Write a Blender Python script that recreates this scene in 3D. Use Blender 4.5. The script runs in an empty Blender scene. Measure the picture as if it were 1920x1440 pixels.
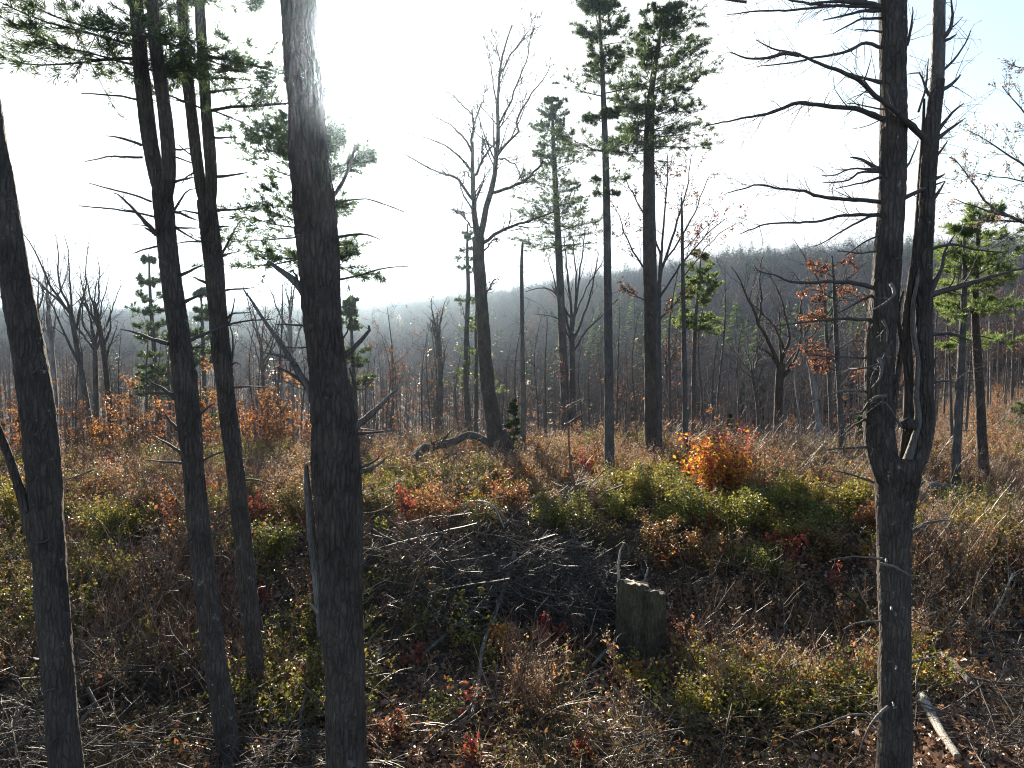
import bpy, math, random
import numpy as np
from mathutils import Vector

# ------------------------------------------------------------------ camera, sky, sun, exposure
SC = bpy.context.scene
COL = SC.collection
CAM = np.array([0.0, 0.0, 5.0])
FPX = 1378.0                       # focal length in photo pixels (1920 wide)
PITCH = math.radians(3.4)
cam_d = bpy.data.cameras.new('camera')
cam_o = bpy.data.objects.new('camera', cam_d)
COL.objects.link(cam_o)
cam_o.location = CAM
cam_o.rotation_euler = (math.radians(90) - PITCH, 0, 0)
cam_d.sensor_width = 36.0
cam_d.lens = 36.0 * FPX / 1920.0
cam_d.clip_start = 0.1
cam_d.clip_end = 9000.0
SC.camera = cam_o

def ray(x, y):
    u, v = (x - 960.0) / FPX, (720.0 - y) / FPX
    c, s = math.cos(PITCH), math.sin(PITCH)
    return np.array([u, c + v * s, v * c - s])

sun_dir = ray(636, 138)
sun_dir = sun_dir / np.linalg.norm(sun_dir)
SUN_EL = math.asin(sun_dir[2])
SUN_AZ = math.atan2(sun_dir[0], sun_dir[1])

world = bpy.data.worlds.new('World')
SC.world = world
world.use_nodes = True
wn = world.node_tree.nodes
wl = world.node_tree.links
sky = wn.new('ShaderNodeTexSky')
sky.sky_type = 'NISHITA'
sky.sun_disc = False
sky.sun_elevation = SUN_EL
sky.sun_rotation = SUN_AZ
sky.air_density = 1.0
sky.dust_density = 1.3
sky.ozone_density = 1.0
sky_cap = wn.new('ShaderNodeVectorMath')          # added cap on sky brightness near the sun, so thin twigs stay visible
sky_cap.operation = 'MINIMUM'
sky_cap.inputs[1].default_value = (5.5, 5.5, 5.5)
wl.new(sky.outputs[0], sky_cap.inputs[0])
wl.new(sky_cap.outputs[0], wn['Background'].inputs[0])
wn['Background'].inputs[1].default_value = 0.065

sun_l = bpy.data.lights.new('sun', 'SUN')
sun_l.energy = 5.0
sun_l.angle = math.radians(0.5)
sun_l.color = (1.0, 0.88, 0.71)
sun_o = bpy.data.objects.new('sun', sun_l)
COL.objects.link(sun_o)
sun_o.rotation_euler = Vector(sun_dir).to_track_quat('Z', 'Y').to_euler()

SC.view_settings.view_transform = 'Standard'
SC.view_settings.look = 'None'
SC.view_settings.gamma = 1.0
SC.view_settings.use_curve_mapping = False
SC.view_settings.exposure = 2.1
SC.render.engine = 'CYCLES'
SC.cycles.max_bounces = 5
SC.cycles.diffuse_bounces = 2
SC.cycles.glossy_bounces = 1
SC.cycles.transmission_bounces = 3
SC.cycles.transparent_max_bounces = 6
SC.cycles.volume_bounces = 0
SC.cycles.use_denoising = True
SC.cycles.denoising_prefilter = 'NONE'
SC.cycles.denoising_input_passes = 'RGB_ALBEDO_NORMAL'
SC.cycles.filter_width = 1.1
SC.cycles.caustics_reflective = False
SC.cycles.caustics_refractive = False
SC.cycles.sample_clamp_indirect = 4.0

# ------------------------------------------------------------------ terrain
def sstep(a, b, t):
    t = np.clip((t - a) / (b - a), 0, 1)
    return t * t * (3 - 2 * t)

def vnoise(x, y, seed=0, f=1.0):
    rs = np.random.RandomState(seed + 11)
    z = 0.0
    for k in range(7):
        a = rs.uniform(0, 6.283); fr = f * rs.uniform(0.6, 1.7); p = rs.uniform(0, 6.283)
        z = z + np.sin((np.cos(a) * x + np.sin(a) * y) * fr + p)
    return z / 4.0

SKY_X = [-900, -200, 0, 300, 500, 700, 850, 1000, 1200, 1350, 1500, 1650, 1920, 2200, 2800]
SKY_Y = [592, 590, 590, 590, 584, 584, 566, 549, 524, 499, 489, 480, 470, 462, 450]
SKY_D = [820, 820, 820, 820, 800, 780, 700, 620, 540, 490, 460, 440, 400, 380, 360]
HTREE = 12.0
def ground(x, y):
    x = np.asarray(x, float); y = np.asarray(y, float)
    r = np.hypot(x, y) + 1e-6
    a = np.arctan2(x, np.maximum(y, 0.001 * r))
    ta = np.tan(np.clip(a, -1.1, 1.1))
    xp = 960 + ta * FPX * 1.0
    sk = np.interp(xp, SKY_X, SKY_Y)
    D = np.interp(xp, SKY_X, SKY_D) * np.sqrt(1 + np.minimum(ta, 1.2) ** 2)
    e = (640 - sk) / FPX / np.sqrt(1 + np.minimum(ta * ta, 1.4))
    zc = 5 + e * D - HTREE
    right = sstep(0.38, 0.66, ta)
    left = sstep(0.30, 0.62, -ta)
    # plateau with a shaded bank dropping towards the camera
    edge = 18.4 + 1.2 * np.sin(x * 0.35 + 0.6) + 0.5 * np.sin(x * 0.9)
    bank = 1 - sstep(-4.2, 2.6, y - edge)
    z = -bank * (1.75 - 0.75 * right - 0.4 * left)
    # valley beyond the clearing
    z = z - sstep(31, 66, r) * (9.5 - 8.7 * right - 1.0 * left)
    # micro relief
    amp = sstep(3, 12, r) * (1 - sstep(200, 500, r))
    z = z + amp * (0.16 * vnoise(x, y, 1, 0.45) + 0.07 * vnoise(x, y, 2, 1.6)) + sstep(60, 200, r) * (1.3 * vnoise(x, y, 3, 0.03) + 2.6 * sstep(200, 400, r) * vnoise(x, y, 4, 0.022))
    # hills
    vb = -9.5 + 8.7 * right + 1.0 * left
    rise = sstep(110, 1.0, r / D * 1.0) if False else sstep(0.20, 1.0, r / D) ** 1.15
    z = z + rise * (zc - vb)
    z = z - sstep(1.02, 2.4, r / D) * 60
    return z

def px(x, y, d):
    q = ray(x, y)
    return CAM + q * (d / q[1])

def gpx(x, y):
    q = ray(x, y)
    t = np.arange(8, 120, 0.05)
    P = CAM[None, :] + q[None, :] * t[:, None] / q[1]
    g = ground(P[:, 0], P[:, 1])
    k = np.nonzero(P[:, 2] <= g)[0]
    k = k[0] if len(k) else len(t) - 1
    p = P[k].copy(); p[2] = g[k]
    return p

# ------------------------------------------------------------------ materials
def new_mat(name):
    m = bpy.data.materials.new(name); m.use_nodes = True
    nt = m.node_tree
    for n in list(nt.nodes): nt.nodes.remove(n)
    out = nt.nodes.new('ShaderNodeOutputMaterial')
    return m, nt, out

def ramp(nt, fac, stops, interp='LINEAR'):
    r = nt.nodes.new('ShaderNodeValToRGB')
    r.color_ramp.interpolation = interp
    el = r.color_ramp.elements
    while len(el) < len(stops): el.new(0.5)
    for e, (p, c) in zip(el, stops):
        e.position = p; e.color = (c[0], c[1], c[2], 1)
    nt.links.new(fac, r.inputs[0])
    return r.outputs[0]

def mixc(nt, fac, a, b, mode='MIX'):
    n = nt.nodes.new('ShaderNodeMix'); n.data_type = 'RGBA'; n.blend_type = mode
    for sock, v in ((n.inputs[0], fac), (n.inputs[6], a), (n.inputs[7], b)):
        if hasattr(v, 'links'): nt.links.new(v, sock)
        elif isinstance(v, (int, float)): sock.default_value = v
        else: sock.default_value = (v[0], v[1], v[2], 1)
    return n.outputs[2]

def noise(nt, vec, scale, detail=4, rough=0.55):
    n = nt.nodes.new('ShaderNodeTexNoise')
    n.inputs['Scale'].default_value = scale; n.inputs['Detail'].default_value = detail
    n.inputs['Roughness'].default_value = rough
    if vec is not None: nt.links.new(vec, n.inputs['Vector'])
    return n.outputs['Fac']

def obj_vec(nt, sc=(1, 1, 1)):
    tc = nt.nodes.new('ShaderNodeTexCoord')
    mp = nt.nodes.new('ShaderNodeMapping')
    mp.inputs['Scale'].default_value = sc
    nt.links.new(tc.outputs['Object'], mp.inputs['Vector'])
    return mp.outputs[0]

def bark(name, dark, light, lichen=(0.34, 0.37, 0.31), lich=0.66, furrow=26.0, bump=0.03, rough=0.92):
    m, nt, out = new_mat(name)
    b = nt.nodes.new('ShaderNodeBsdfPrincipled')
    b.inputs['Roughness'].default_value = rough
    b.inputs['Specular IOR Level'].default_value = 0.25
    v1 = obj_vec(nt, (1, 1, 0.2)); v2 = obj_vec(nt, (1, 1, 0.6))
    n1 = noise(nt, v1, furrow, 6, 0.65)
    n2 = noise(nt, v2, 3.2, 4, 0.6)
    vo = nt.nodes.new('ShaderNodeTexVoronoi'); vo.feature = 'DISTANCE_TO_EDGE'
    vo.inputs['Scale'].default_value = furrow * 0.7; vo.inputs['Randomness'].default_value = 1.0
    vd = nt.nodes.new('ShaderNodeVectorMath'); vd.operation = 'MULTIPLY_ADD'      # warp the furrows so that no cell repeats
    wn_ = nt.nodes.new('ShaderNodeTexNoise'); wn_.inputs['Scale'].default_value = 7.0; wn_.inputs['Detail'].default_value = 3
    nt.links.new(v2, wn_.inputs['Vector']); nt.links.new(wn_.outputs['Color'], vd.inputs[0]); vd.inputs[1].default_value = (0.06, 0.06, 0.06); nt.links.new(v1, vd.inputs[2])
    nt.links.new(vd.outputs[0], vo.inputs['Vector'])
    fur = ramp(nt, vo.outputs['Distance'], [(0.0, (0, 0, 0)), (0.22, (1, 1, 1))])
    c = ramp(nt, n1, [(0.3, dark), (0.75, light)])
    c = mixc(nt, 0.55, c, ramp(nt, n2, [(0.3, tuple(0.55 * q for q in dark)), (0.7, tuple(1.1 * q for q in light))]))
    c = mixc(nt, 0.28, c, fur, 'MULTIPLY')
    ln = noise(nt, obj_vec(nt), 6.5, 7, 0.75)
    lm = ramp(nt, ln, [(lich, (0, 0, 0)), (lich + 0.06, (1, 1, 1))])
    c = mixc(nt, lm, c, lichen)
    nt.links.new(c, b.inputs['Base Color'])
    ad = nt.nodes.new('ShaderNodeMath'); ad.operation = 'MULTIPLY_ADD'
    nt.links.new(fur, ad.inputs[0]); ad.inputs[1].default_value = 0.6; nt.links.new(n1, ad.inputs[2])
    bp = nt.nodes.new('ShaderNodeBump'); bp.inputs['Strength'].default_value = 0.9; bp.inputs['Distance'].default_value = bump
    nt.links.new(ad.outputs[0], bp.inputs['Height']); nt.links.new(bp.outputs[0], b.inputs['Normal'])
    nt.links.new(b.outputs[0], out.inputs[0])
    return m

def leafmat(name, stops, trans=0.45, rough=0.5, inst=0.0, spec=0.35):
    """leaf faces: colour drawn per leaf, light passes through from behind"""
    m, nt, out = new_mat(name)
    g = nt.nodes.new('ShaderNodeNewGeometry')
    fac = g.outputs['Random Per Island']
    if inst > 0:
        oi = nt.nodes.new('ShaderNodeObjectInfo')
        mm = nt.nodes.new('ShaderNodeMix'); mm.data_type = 'FLOAT'; mm.inputs[0].default_value = inst
        nt.links.new(fac, mm.inputs[2]); nt.links.new(oi.outputs['Random'], mm.inputs[3])
        fac = mm.outputs[0]
    c = ramp(nt, fac, stops)
    b = nt.nodes.new('ShaderNodeBsdfPrincipled')
    b.inputs['Roughness'].default_value = rough; b.inputs['Specular IOR Level'].default_value = spec
    t = nt.nodes.new('ShaderNodeBsdfTranslucent')
    mx = nt.nodes.new('ShaderNodeMixShader'); mx.inputs[0].default_value = trans
    nt.links.new(c, b.inputs['Base Color']); nt.links.new(c, t.inputs['Color'])
    nt.links.new(b.outputs[0], mx.inputs[1]); nt.links.new(t.outputs[0], mx.inputs[2])
    nt.links.new(mx.outputs[0], out.inputs[0])
    return m

def twigmat(name, stops, rough=0.55, spec=0.4):
    m, nt, out = new_mat(name)
    g = nt.nodes.new('ShaderNodeNewGeometry')
    c = ramp(nt, g.outputs['Random Per Island'], stops)
    c = mixc(nt, 0.5, c, ramp(nt, noise(nt, obj_vec(nt), 14, 3), [(0.3, (0.35, 0.35, 0.35)), (0.7, (1.2, 1.2, 1.2))]), 'MULTIPLY')
    b = nt.nodes.new('ShaderNodeBsdfPrincipled')
    b.inputs['Roughness'].default_value = rough; b.inputs['Specular IOR Level'].default_value = spec
    nt.links.new(c, b.inputs['Base Color']); nt.links.new(b.outputs[0], out.inputs[0])
    return m

M = {}
M['pine_bark'] = bark('pine_bark', (0.04, 0.031, 0.026), (0.155, 0.122, 0.103), lich=0.66, bump=0.05)
M['pine_bark_lichen'] = bark('pine_bark_lichen', (0.042, 0.034, 0.029), (0.155, 0.126, 0.108), lich=0.625, bump=0.05)
M['grey_bark'] = bark('grey_bark', (0.05, 0.046, 0.043), (0.17, 0.155, 0.145), lich=0.64, furrow=20, bump=0.02)
M['far_bark'] = bark('far_bark', (0.06, 0.053, 0.05), (0.15, 0.135, 0.13), lich=0.75, furrow=14, bump=0.02)
M['birch_bark'] = bark('birch_bark', (0.10, 0.09, 0.085), (0.42, 0.40, 0.38), lich=0.7, furrow=8, bump=0.01)
M['dead_wood'] = bark('dead_wood', (0.07, 0.06, 0.055), (0.26, 0.235, 0.21), lich=0.8, furrow=40, bump=0.012, rough=0.75)
M['pale_wood'] = bark('pale_wood', (0.22, 0.20, 0.17), (0.5, 0.46, 0.40), lich=0.9, furrow=40, bump=0.008, rough=0.65)
M['cut_wood'] = bark('cut_wood', (0.17, 0.13, 0.09), (0.38, 0.31, 0.23), lich=0.9, furrow=30, bump=0.006, rough=0.75)
M['stump_bark'] = bark('stump_bark', (0.035, 0.028, 0.02), (0.16, 0.13, 0.075), lichen=(0.12, 0.15, 0.06), lich=0.56, furrow=22, bump=0.04)
M['log_bark'] = bark('log_bark', (0.04, 0.036, 0.032), (0.15, 0.135, 0.115), lichen=(0.2, 0.23, 0.13), lich=0.6, furrow=18, bump=0.03)
M['dead_twig'] = twigmat('dead_twig', [(0, (0.05, 0.044, 0.042)), (1, (0.12, 0.105, 0.10))], 0.8, 0.2)
M['slash'] = twigmat('slash', [(0, (0.04, 0.032, 0.026)), (0.6, (0.11, 0.088, 0.07)), (0.9, (0.2, 0.17, 0.145)), (1, (0.34, 0.30, 0.26))], 0.6, 0.25)
M['cane'] = twigmat('cane', [(0, (0.08, 0.04, 0.03)), (0.6, (0.15, 0.08, 0.055)), (1, (0.26, 0.18, 0.12))], 0.45, 0.5)
M['far_twig'] = twigmat('far_twig', [(0, (0.075, 0.064, 0.062)), (1, (0.17, 0.145, 0.138))], 1.0, 0.0)
M['hazed_hill_twig'] = twigmat('hazed_hill_twig', [(0, (0.13, 0.12, 0.125)), (1, (0.26, 0.235, 0.24))], 1.0, 0.0)  # paler than the nearer twigs: some distance haze is put into the colour
M['needles'] = leafmat('needles', [(0, (0.035, 0.062, 0.028)), (0.5, (0.065, 0.105, 0.04)), (1, (0.12, 0.16, 0.055))], 0.5, 0.45)
M['needles_bright'] = leafmat('needles_bright', [(0, (0.08, 0.125, 0.035)), (0.5, (0.135, 0.195, 0.055)), (1, (0.21, 0.265, 0.075))], 0.6, 0.45)
M['orange_leaf'] = leafmat('orange_leaf', [(0, (0.38, 0.07, 0.03)), (0.35, (0.55, 0.17, 0.03)), (0.7, (0.62, 0.33, 0.04)), (1, (0.55, 0.40, 0.06))], 0.55)
M['red_leaf'] = leafmat('red_leaf', [(0, (0.16, 0.03, 0.03)), (0.5, (0.32, 0.06, 0.04)), (1, (0.42, 0.14, 0.05))], 0.5)
M['oak_leaf'] = leafmat('oak_leaf', [(0, (0.11, 0.045, 0.03)), (0.5, (0.2, 0.08, 0.048)), (1, (0.32, 0.16, 0.08))], 0.5)
M['copper_leaf'] = leafmat('copper_leaf', [(0, (0.15, 0.065, 0.032)), (0.5, (0.27, 0.125, 0.05)), (1, (0.37, 0.21, 0.09))], 0.5)
M['yellow_leaf'] = leafmat('yellow_leaf', [(0, (0.32, 0.36, 0.03)), (0.6, (0.5, 0.48, 0.04)), (1, (0.6, 0.52, 0.06))], 0.6)
M['green_leaf'] = leafmat('green_leaf', [(0, (0.06, 0.08, 0.02)), (0.4, (0.15, 0.16, 0.03)), (0.75, (0.32, 0.26, 0.04)), (1, (0.36, 0.17, 0.04))], 0.45, 0.45, 0.35)
M['bramble_leaf'] = leafmat('bramble_leaf', [(0, (0.05, 0.055, 0.022)), (0.45, (0.12, 0.11, 0.035)), (0.75, (0.26, 0.13, 0.045)), (1, (0.34, 0.09, 0.05))], 0.4, 0.4, 0.35)
M['litter'] = leafmat('litter', [(0, (0.10, 0.055, 0.035)), (0.5, (0.24, 0.13, 0.075)), (0.85, (0.36, 0.21, 0.12)), (1, (0.5, 0.38, 0.27))], 0.35, 0.38, 0.2, 0.55)
M['straw'] = leafmat('straw', [(0, (0.22, 0.14, 0.06)), (0.6, (0.42, 0.30, 0.14)), (1, (0.55, 0.45, 0.25))], 0.5, 0.45, 0.3)
M['weed'] = leafmat('weed', [(0, (0.2, 0.09, 0.04)), (0.4, (0.42, 0.2, 0.08)), (0.7, (0.45, 0.30, 0.13)), (1, (0.6, 0.42, 0.2))], 0.55, 0.5, 0.35)
M['plume'] = leafmat('plume', [(0, (0.24, 0.2, 0.15)), (1, (0.5, 0.45, 0.37))], 0.5, 0.6, 0.3)
M['tan_leaf'] = leafmat('tan_leaf', [(0, (0.18, 0.12, 0.09)), (1, (0.36, 0.25, 0.19))], 0.45)

def soil():
    m, nt, out = new_mat('soil')
    b = nt.nodes.new('ShaderNodeBsdfPrincipled'); b.inputs['Roughness'].default_value = 0.95
    b.inputs['Specular IOR Level'].default_value = 0.15
    v = obj_vec(nt)
    c = ramp(nt, noise(nt, v, 0.35, 5), [(0.35, (0.035, 0.027, 0.02)), (0.65, (0.075, 0.056, 0.038))])
    c = mixc(nt, 0.6, c, ramp(nt, noise(nt, v, 9, 6, 0.7), [(0.35, (0.03, 0.025, 0.018)), (0.7, (0.15, 0.105, 0.07))]))
    nt.links.new(c, b.inputs['Base Color'])
    bp = nt.nodes.new('ShaderNodeBump'); bp.inputs['Distance'].default_value = 0.05
    nt.links.new(noise(nt, v, 14, 6, 0.7), bp.inputs['Height']); nt.links.new(bp.outputs[0], b.inputs['Normal'])
    nt.links.new(b.outputs[0], out.inputs[0])
    return m
M['soil'] = soil()

# ------------------------------------------------------------------ mesh helpers
class MB:
    def __init__(s): s.v = []; s.f3 = []; s.f4 = []; s.m3 = []; s.m4 = []; s.n = 0
    def add(s, v, f, mat=0):
        v = np.asarray(v, float).reshape(-1, 3); f = np.asarray(f, int)
        s.v.append(v)
        if f.shape[1] == 3: s.f3.append(f + s.n); s.m3.append(np.full(len(f), mat))
        else: s.f4.append(f + s.n); s.m4.append(np.full(len(f), mat))
        s.n += len(v)
        return s
    def mesh(s, name, mats, origin=None, smooth=True):
        V = np.concatenate(s.v) if s.v else np.zeros((0, 3))
        if origin is not None: V = V - np.asarray(origin)[None]
        F3 = np.concatenate(s.f3) if s.f3 else np.zeros((0, 3), int)
        F4 = np.concatenate(s.f4) if s.f4 else np.zeros((0, 4), int)
        me = bpy.data.meshes.new(name)
        me.vertices.add(len(V)); me.vertices.foreach_set('co', V.astype(np.float32).ravel())
        nl = F3.size + F4.size
        me.loops.add(nl); me.loops.foreach_set('vertex_index', np.concatenate([F3.ravel(), F4.ravel()]).astype(np.int32))
        npol = len(F3) + len(F4)
        me.polygons.add(npol)
        st = np.concatenate([np.arange(len(F3)) * 3, F3.size + np.arange(len(F4)) * 4]).astype(np.int32)
        me.polygons.foreach_set('loop_start', st)
        for mt in mats: me.materials.append(M[mt])
        mi = np.concatenate(s.m3 + s.m4) if npol else np.zeros(0)
        me.polygons.foreach_set('material_index', mi.astype(np.int32))
        me.polygons.foreach_set('use_smooth', np.full(npol, bool(smooth)))
        me.update(calc_edges=True)
        return me
    def build(s, name, mats, parent=None, origin=None, smooth=True):
        if isinstance(mats, str): mats = [mats]
        if parent is not None and origin is None: origin = np.array(parent.location)
        o = bpy.data.objects.new(name, s.mesh(name, mats, origin, smooth))
        COL.objects.link(o)
        if parent is not None: o.parent = parent
        elif origin is not None: o.location = origin
        return o

def thing(name, label, cat, loc, group=None):
    o = bpy.data.objects.new(name, None); COL.objects.link(o)
    o.location = [float(q) for q in loc]; o.empty_display_size = 0.3
    o['label'] = label; o['category'] = cat
    if group: o['group'] = group
    return o
def tag(o, label=None, cat=None, group=None, kind=None):
    if label: o['label'] = label
    if cat: o['category'] = cat
    if group: o['group'] = group
    if kind: o['kind'] = kind
    return o
def stuff(o): o['kind'] = 'stuff'; return o

def nrm(a):
    return a / (np.linalg.norm(a, axis=-1, keepdims=True) + 1e-9)

def tubes(mb, P, R, k=5, mat=0, rough=0.0, rng=None):
    """P (m,n,3) polylines, R (m,n) radii"""
    P = np.asarray(P, float); R = np.asarray(R, float)
    if P.ndim == 2: P = P[None]; R = R[None]
    m, n, _ = P.shape
    if m == 0: return mb
    T = nrm(np.gradient(P, axis=1))
    D = P[:, -1] - P[:, 0]
    ref = np.cross(D, np.array([0, 0, 1.0]))
    vert = np.linalg.norm(ref, axis=1) < 0.3 * np.linalg.norm(D, axis=1)
    ref[vert] = np.cross(D[vert], np.array([1.0, 0, 0]))
    ref = nrm(ref)[:, None, :]
    U = nrm(ref - (ref * T).sum(-1, keepdims=True) * T)
    V = np.cross(T, U)
    an = np.arange(k) * 2 * math.pi / k
    rr = np.repeat(R[:, :, None], k, axis=2)
    if rough > 0:
        s = np.linspace(0, 1, n)[None, :, None] * np.linalg.norm(D, axis=1)[:, None, None]
        a3 = an[None, None, :]
        q = 0
        rs = rng or np.random.RandomState(5)
        for j in range(9):
            q = q + np.sin(rs.randint(1, 7) * a3 + s * rs.uniform(0.5, 7) + rs.uniform(0, 6.3)) * rs.uniform(0.4, 1)
        rr = rr * (1 + rough * q / 3 + rs.uniform(-1, 1, rr.shape) * rough * 0.45)
    ring = P[:, :, None, :] + rr[..., None] * (np.cos(an)[None, None, :, None] * U[:, :, None, :] + np.sin(an)[None, None, :, None] * V[:, :, None, :])
    idx = np.arange(m * n * k).reshape(m, n, k)
    a = idx[:, :-1, :]; b = np.roll(idx, -1, 2)[:, :-1, :]
    c = np.roll(idx, -1, 2)[:, 1:, :]; d = idx[:, 1:, :]
    F = np.stack([a, b, c, d], -1).reshape(-1, 4)
    mb.add(ring.reshape(-1, 3), F, mat)
    return mb

def resample(pts, n, rads=None):
    """Catmull-Rom through pts"""
    p = np.asarray(pts, float)
    L = np.concatenate([[0], np.cumsum(np.linalg.norm(np.diff(p, axis=0), axis=1))])
    t = np.linspace(0, L[-1], n)
    k = np.clip(np.searchsorted(L, t, 'right') - 1, 0, len(p) - 2)
    u = ((t - L[k]) / (L[k + 1] - L[k] + 1e-9))[:, None]
    p0 = p[np.maximum(k - 1, 0)]; p1 = p[k]; p2 = p[k + 1]; p3 = p[np.minimum(k + 2, len(p) - 1)]
    q = 0.5 * (2 * p1 + (p2 - p0) * u + (2 * p0 - 5 * p1 + 4 * p2 - p3) * u * u + (3 * p1 - p0 - 3 * p2 + p3) * u ** 3)
    if rads is None: return q
    return q, np.interp(t, L, rads)

def grow(rng, P, R, nc, t0=0.2, t1=1.0, ratio=0.4, ang=(35, 65), up=0.0, wig=0.15, n=5, rr=0.6, flat=1.0, absl=None, rmin=0.002):
    m, k, _ = P.shape
    if m == 0: return np.zeros((0, n, 3)), np.zeros((0, n))
    idx = np.repeat(np.arange(m), nc)
    c = len(idx)
    t = rng.uniform(t0, t1, c)
    f = t * (k - 1); i = np.minimum(f.astype(int), k - 2); u = (f - i)[:, None]
    A = P[idx, i]; B = P[idx, i + 1]
    pos = A * (1 - u) + B * u
    pr = R[idx, i] * (1 - u[:, 0]) + R[idx, i + 1] * u[:, 0]
    T = nrm(B - A)
    L = np.linalg.norm(np.diff(P, axis=1), axis=2).sum(1)[idx]
    v = rng.normal(size=(c, 3)); v[:, 2] *= flat
    v = nrm(v - (v * T).sum(1, keepdims=True) * T)
    if flat < 1: v[:, 2] *= flat; v = nrm(v)
    a = np.radians(rng.uniform(ang[0], ang[1], c))[:, None]
    d = nrm(np.cos(a) * T + np.sin(a) * v)
    ln = (L * ratio * (1 - 0.5 * t) if absl is None else rng.uniform(absl[0], absl[1], c)) * rng.uniform(0.5, 1.25, c)
    st = (ln / (n - 1))[:, None]
    Q = [pos]
    for _ in range(n - 1):
        d = nrm(d + rng.normal(size=(c, 3)) * wig + np.array([0, 0, up]))
        Q.append(Q[-1] + d * st)
    r0 = np.maximum(pr * rr * rng.uniform(0.6, 1.0, c), rmin)
    RR = r0[:, None] * np.linspace(1, 0.3, n)[None, :]
    return np.stack(Q, 1), np.maximum(RR, rmin * 0.6)

def samp(rng, P, per, t0=0.3, t1=1.0):
    """points and tangents along polylines"""
    m, k, _ = P.shape
    idx = np.repeat(np.arange(m), per); t = rng.uniform(t0, t1, len(idx))
    f = t * (k - 1); i = np.minimum(f.astype(int), k - 2); u = (f - i)[:, None]
    A = P[idx, i]; B = P[idx, i + 1]
    return A * (1 - u) + B * u, nrm(B - A)

def leaves(mb, rng, C, size, mat=0, up=0.4, jit=0.03, aspect=0.62):
    """one folded leaf (4 triangles' worth: two quads sharing a midrib) per centre"""
    m = len(C)
    if m == 0: return
    size = np.broadcast_to(np.asarray(size, float), (m,)) * rng.uniform(0.6, 1.3, m)
    nrmv = rng.normal(size=(m, 3)); nrmv[:, 2] = np.abs(nrmv[:, 2]) + up; nrmv = nrm(nrmv)
    d = rng.normal(size=(m, 3)); d[:, 2] -= 0.3; d = nrm(d - (d * nrmv).sum(1, keepdims=True) * nrmv)
    w = np.cross(nrmv, d)
    s = size[:, None]
    C = C + rng.normal(size=(m, 3)) * jit
    b = C; tip = C + d * s - nrmv * s * 0.12
    l = C + d * s * 0.45 + w * s * aspect * 0.5 + nrmv * s * 0.13
    r = C + d * s * 0.45 - w * s * aspect * 0.5 + nrmv * s * 0.13
    V = np.stack([b, l, tip, r], 1).reshape(-1, 3)
    o = np.arange(m)[:, None] * 4
    F = np.concatenate([o + np.array([[0, 2, 1]]), o + np.array([[0, 3, 2]])])
    mb.add(V, F, mat)

def tufts(mb, rng, C, D, ln=0.11, blades=7, w=0.009, spread=0.75, mat=0):
    m = len(C)
    if m == 0: return
    C = np.repeat(C, blades, 0); D = np.repeat(D, blades, 0)
    c = len(C)
    d = nrm(D + rng.normal(size=(c, 3)) * spread + np.array([0, 0, 0.18]))
    L = ln * rng.uniform(0.7, 1.25, c)[:, None]
    s = nrm(np.cross(d, rng.normal(size=(c, 3)))) * w
    V = np.stack([C - s * 0.6, C + d * L * 0.55 + s, C + d * L, C + d * L * 0.5 - s], 1).reshape(-1, 3)
    o = np.arange(c)[:, None] * 4
    mb.add(V, o + np.array([[0, 3, 2, 1]]), mat)

# ------------------------------------------------------------------ ground sheet (to the horizon)
def build_ground():
    na, rr = 400, np.concatenate([np.linspace(0.6, 60, 170), np.geomspace(61, 3600, 110)])
    # finer in front of the camera
    s = np.linspace(-1, 1, na)
    an = (0.45 * s + 0.55 * s ** 3) * math.pi
    A, Rr = np.meshgrid(an, rr)
    X = Rr * np.sin(A); Y = Rr * np.cos(A)
    Z = ground(X, Y)
    V = np.stack([X, Y, Z], -1).reshape(-1, 3)
    n = len(rr); idx = np.arange(n * na).reshape(n, na)
    F = np.stack([idx[:-1, :-1], idx[1:, :-1], idx[1:, 1:], idx[:-1, 1:]], -1).reshape(-1, 4)[:, ::-1]
    mb = MB(); mb.add(V, F)
    o = mb.build('ground', 'soil')
    tag(o, 'brown leaf-strewn forest ground running down into the valley and up the hills', kind='structure')
build_ground()

# ------------------------------------------------------------------ far wooded hillside: one mass
def bare_proto(rng, h, nl=11, nt=4):
    """cheap bare crown: a trunk, limbs and twigs as thin tubes"""
    mb = MB()
    T = np.array([[0, 0, -0.5], [rng.normal() * 0.2, rng.normal() * 0.2, h * 0.5], [rng.normal() * 0.4, rng.normal() * 0.4, h]])
    P = resample(T, 6)[None]; R = np.linspace(0.16, 0.03, 6)[None]
    tubes(mb, P, R, 3)
    B, BR = grow(rng, P, R, nl, 0.35, 0.85, 0.5, (30, 62), 0.07, 0.16, 4, 0.6, rmin=0.03)
    tubes(mb, B, BR, 3)
    C, CR = grow(rng, B, BR, nt, 0.3, 1.0, 0.6, (25, 65), 0.04, 0.25, 3, 0.7, rmin=0.02)
    # twigs as slim triangles
    s = nrm(np.cross(C[:, 2] - C[:, 0], rng.normal(size=(len(C), 3)))) * 0.035
    V = np.stack([C[:, 0] - s, C[:, 0] + s, C[:, 2]], 1).reshape(-1, 3)
    mb.add(V, np.arange(len(V)).reshape(-1, 3))
    D, DR = grow(rng, C, CR, 3, 0.2, 1.0, 0.6, (20, 60), 0.03, 0.2, 3, 0.7)
    s = nrm(np.cross(D[:, 2] - D[:, 0], rng.normal(size=(len(D), 3)))) * 0.028
    V = np.stack([D[:, 0] - s, D[:, 0] + s, D[:, 2]], 1).reshape(-1, 3)
    mb.add(V, np.arange(len(V)).reshape(-1, 3))
    return mb

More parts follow.
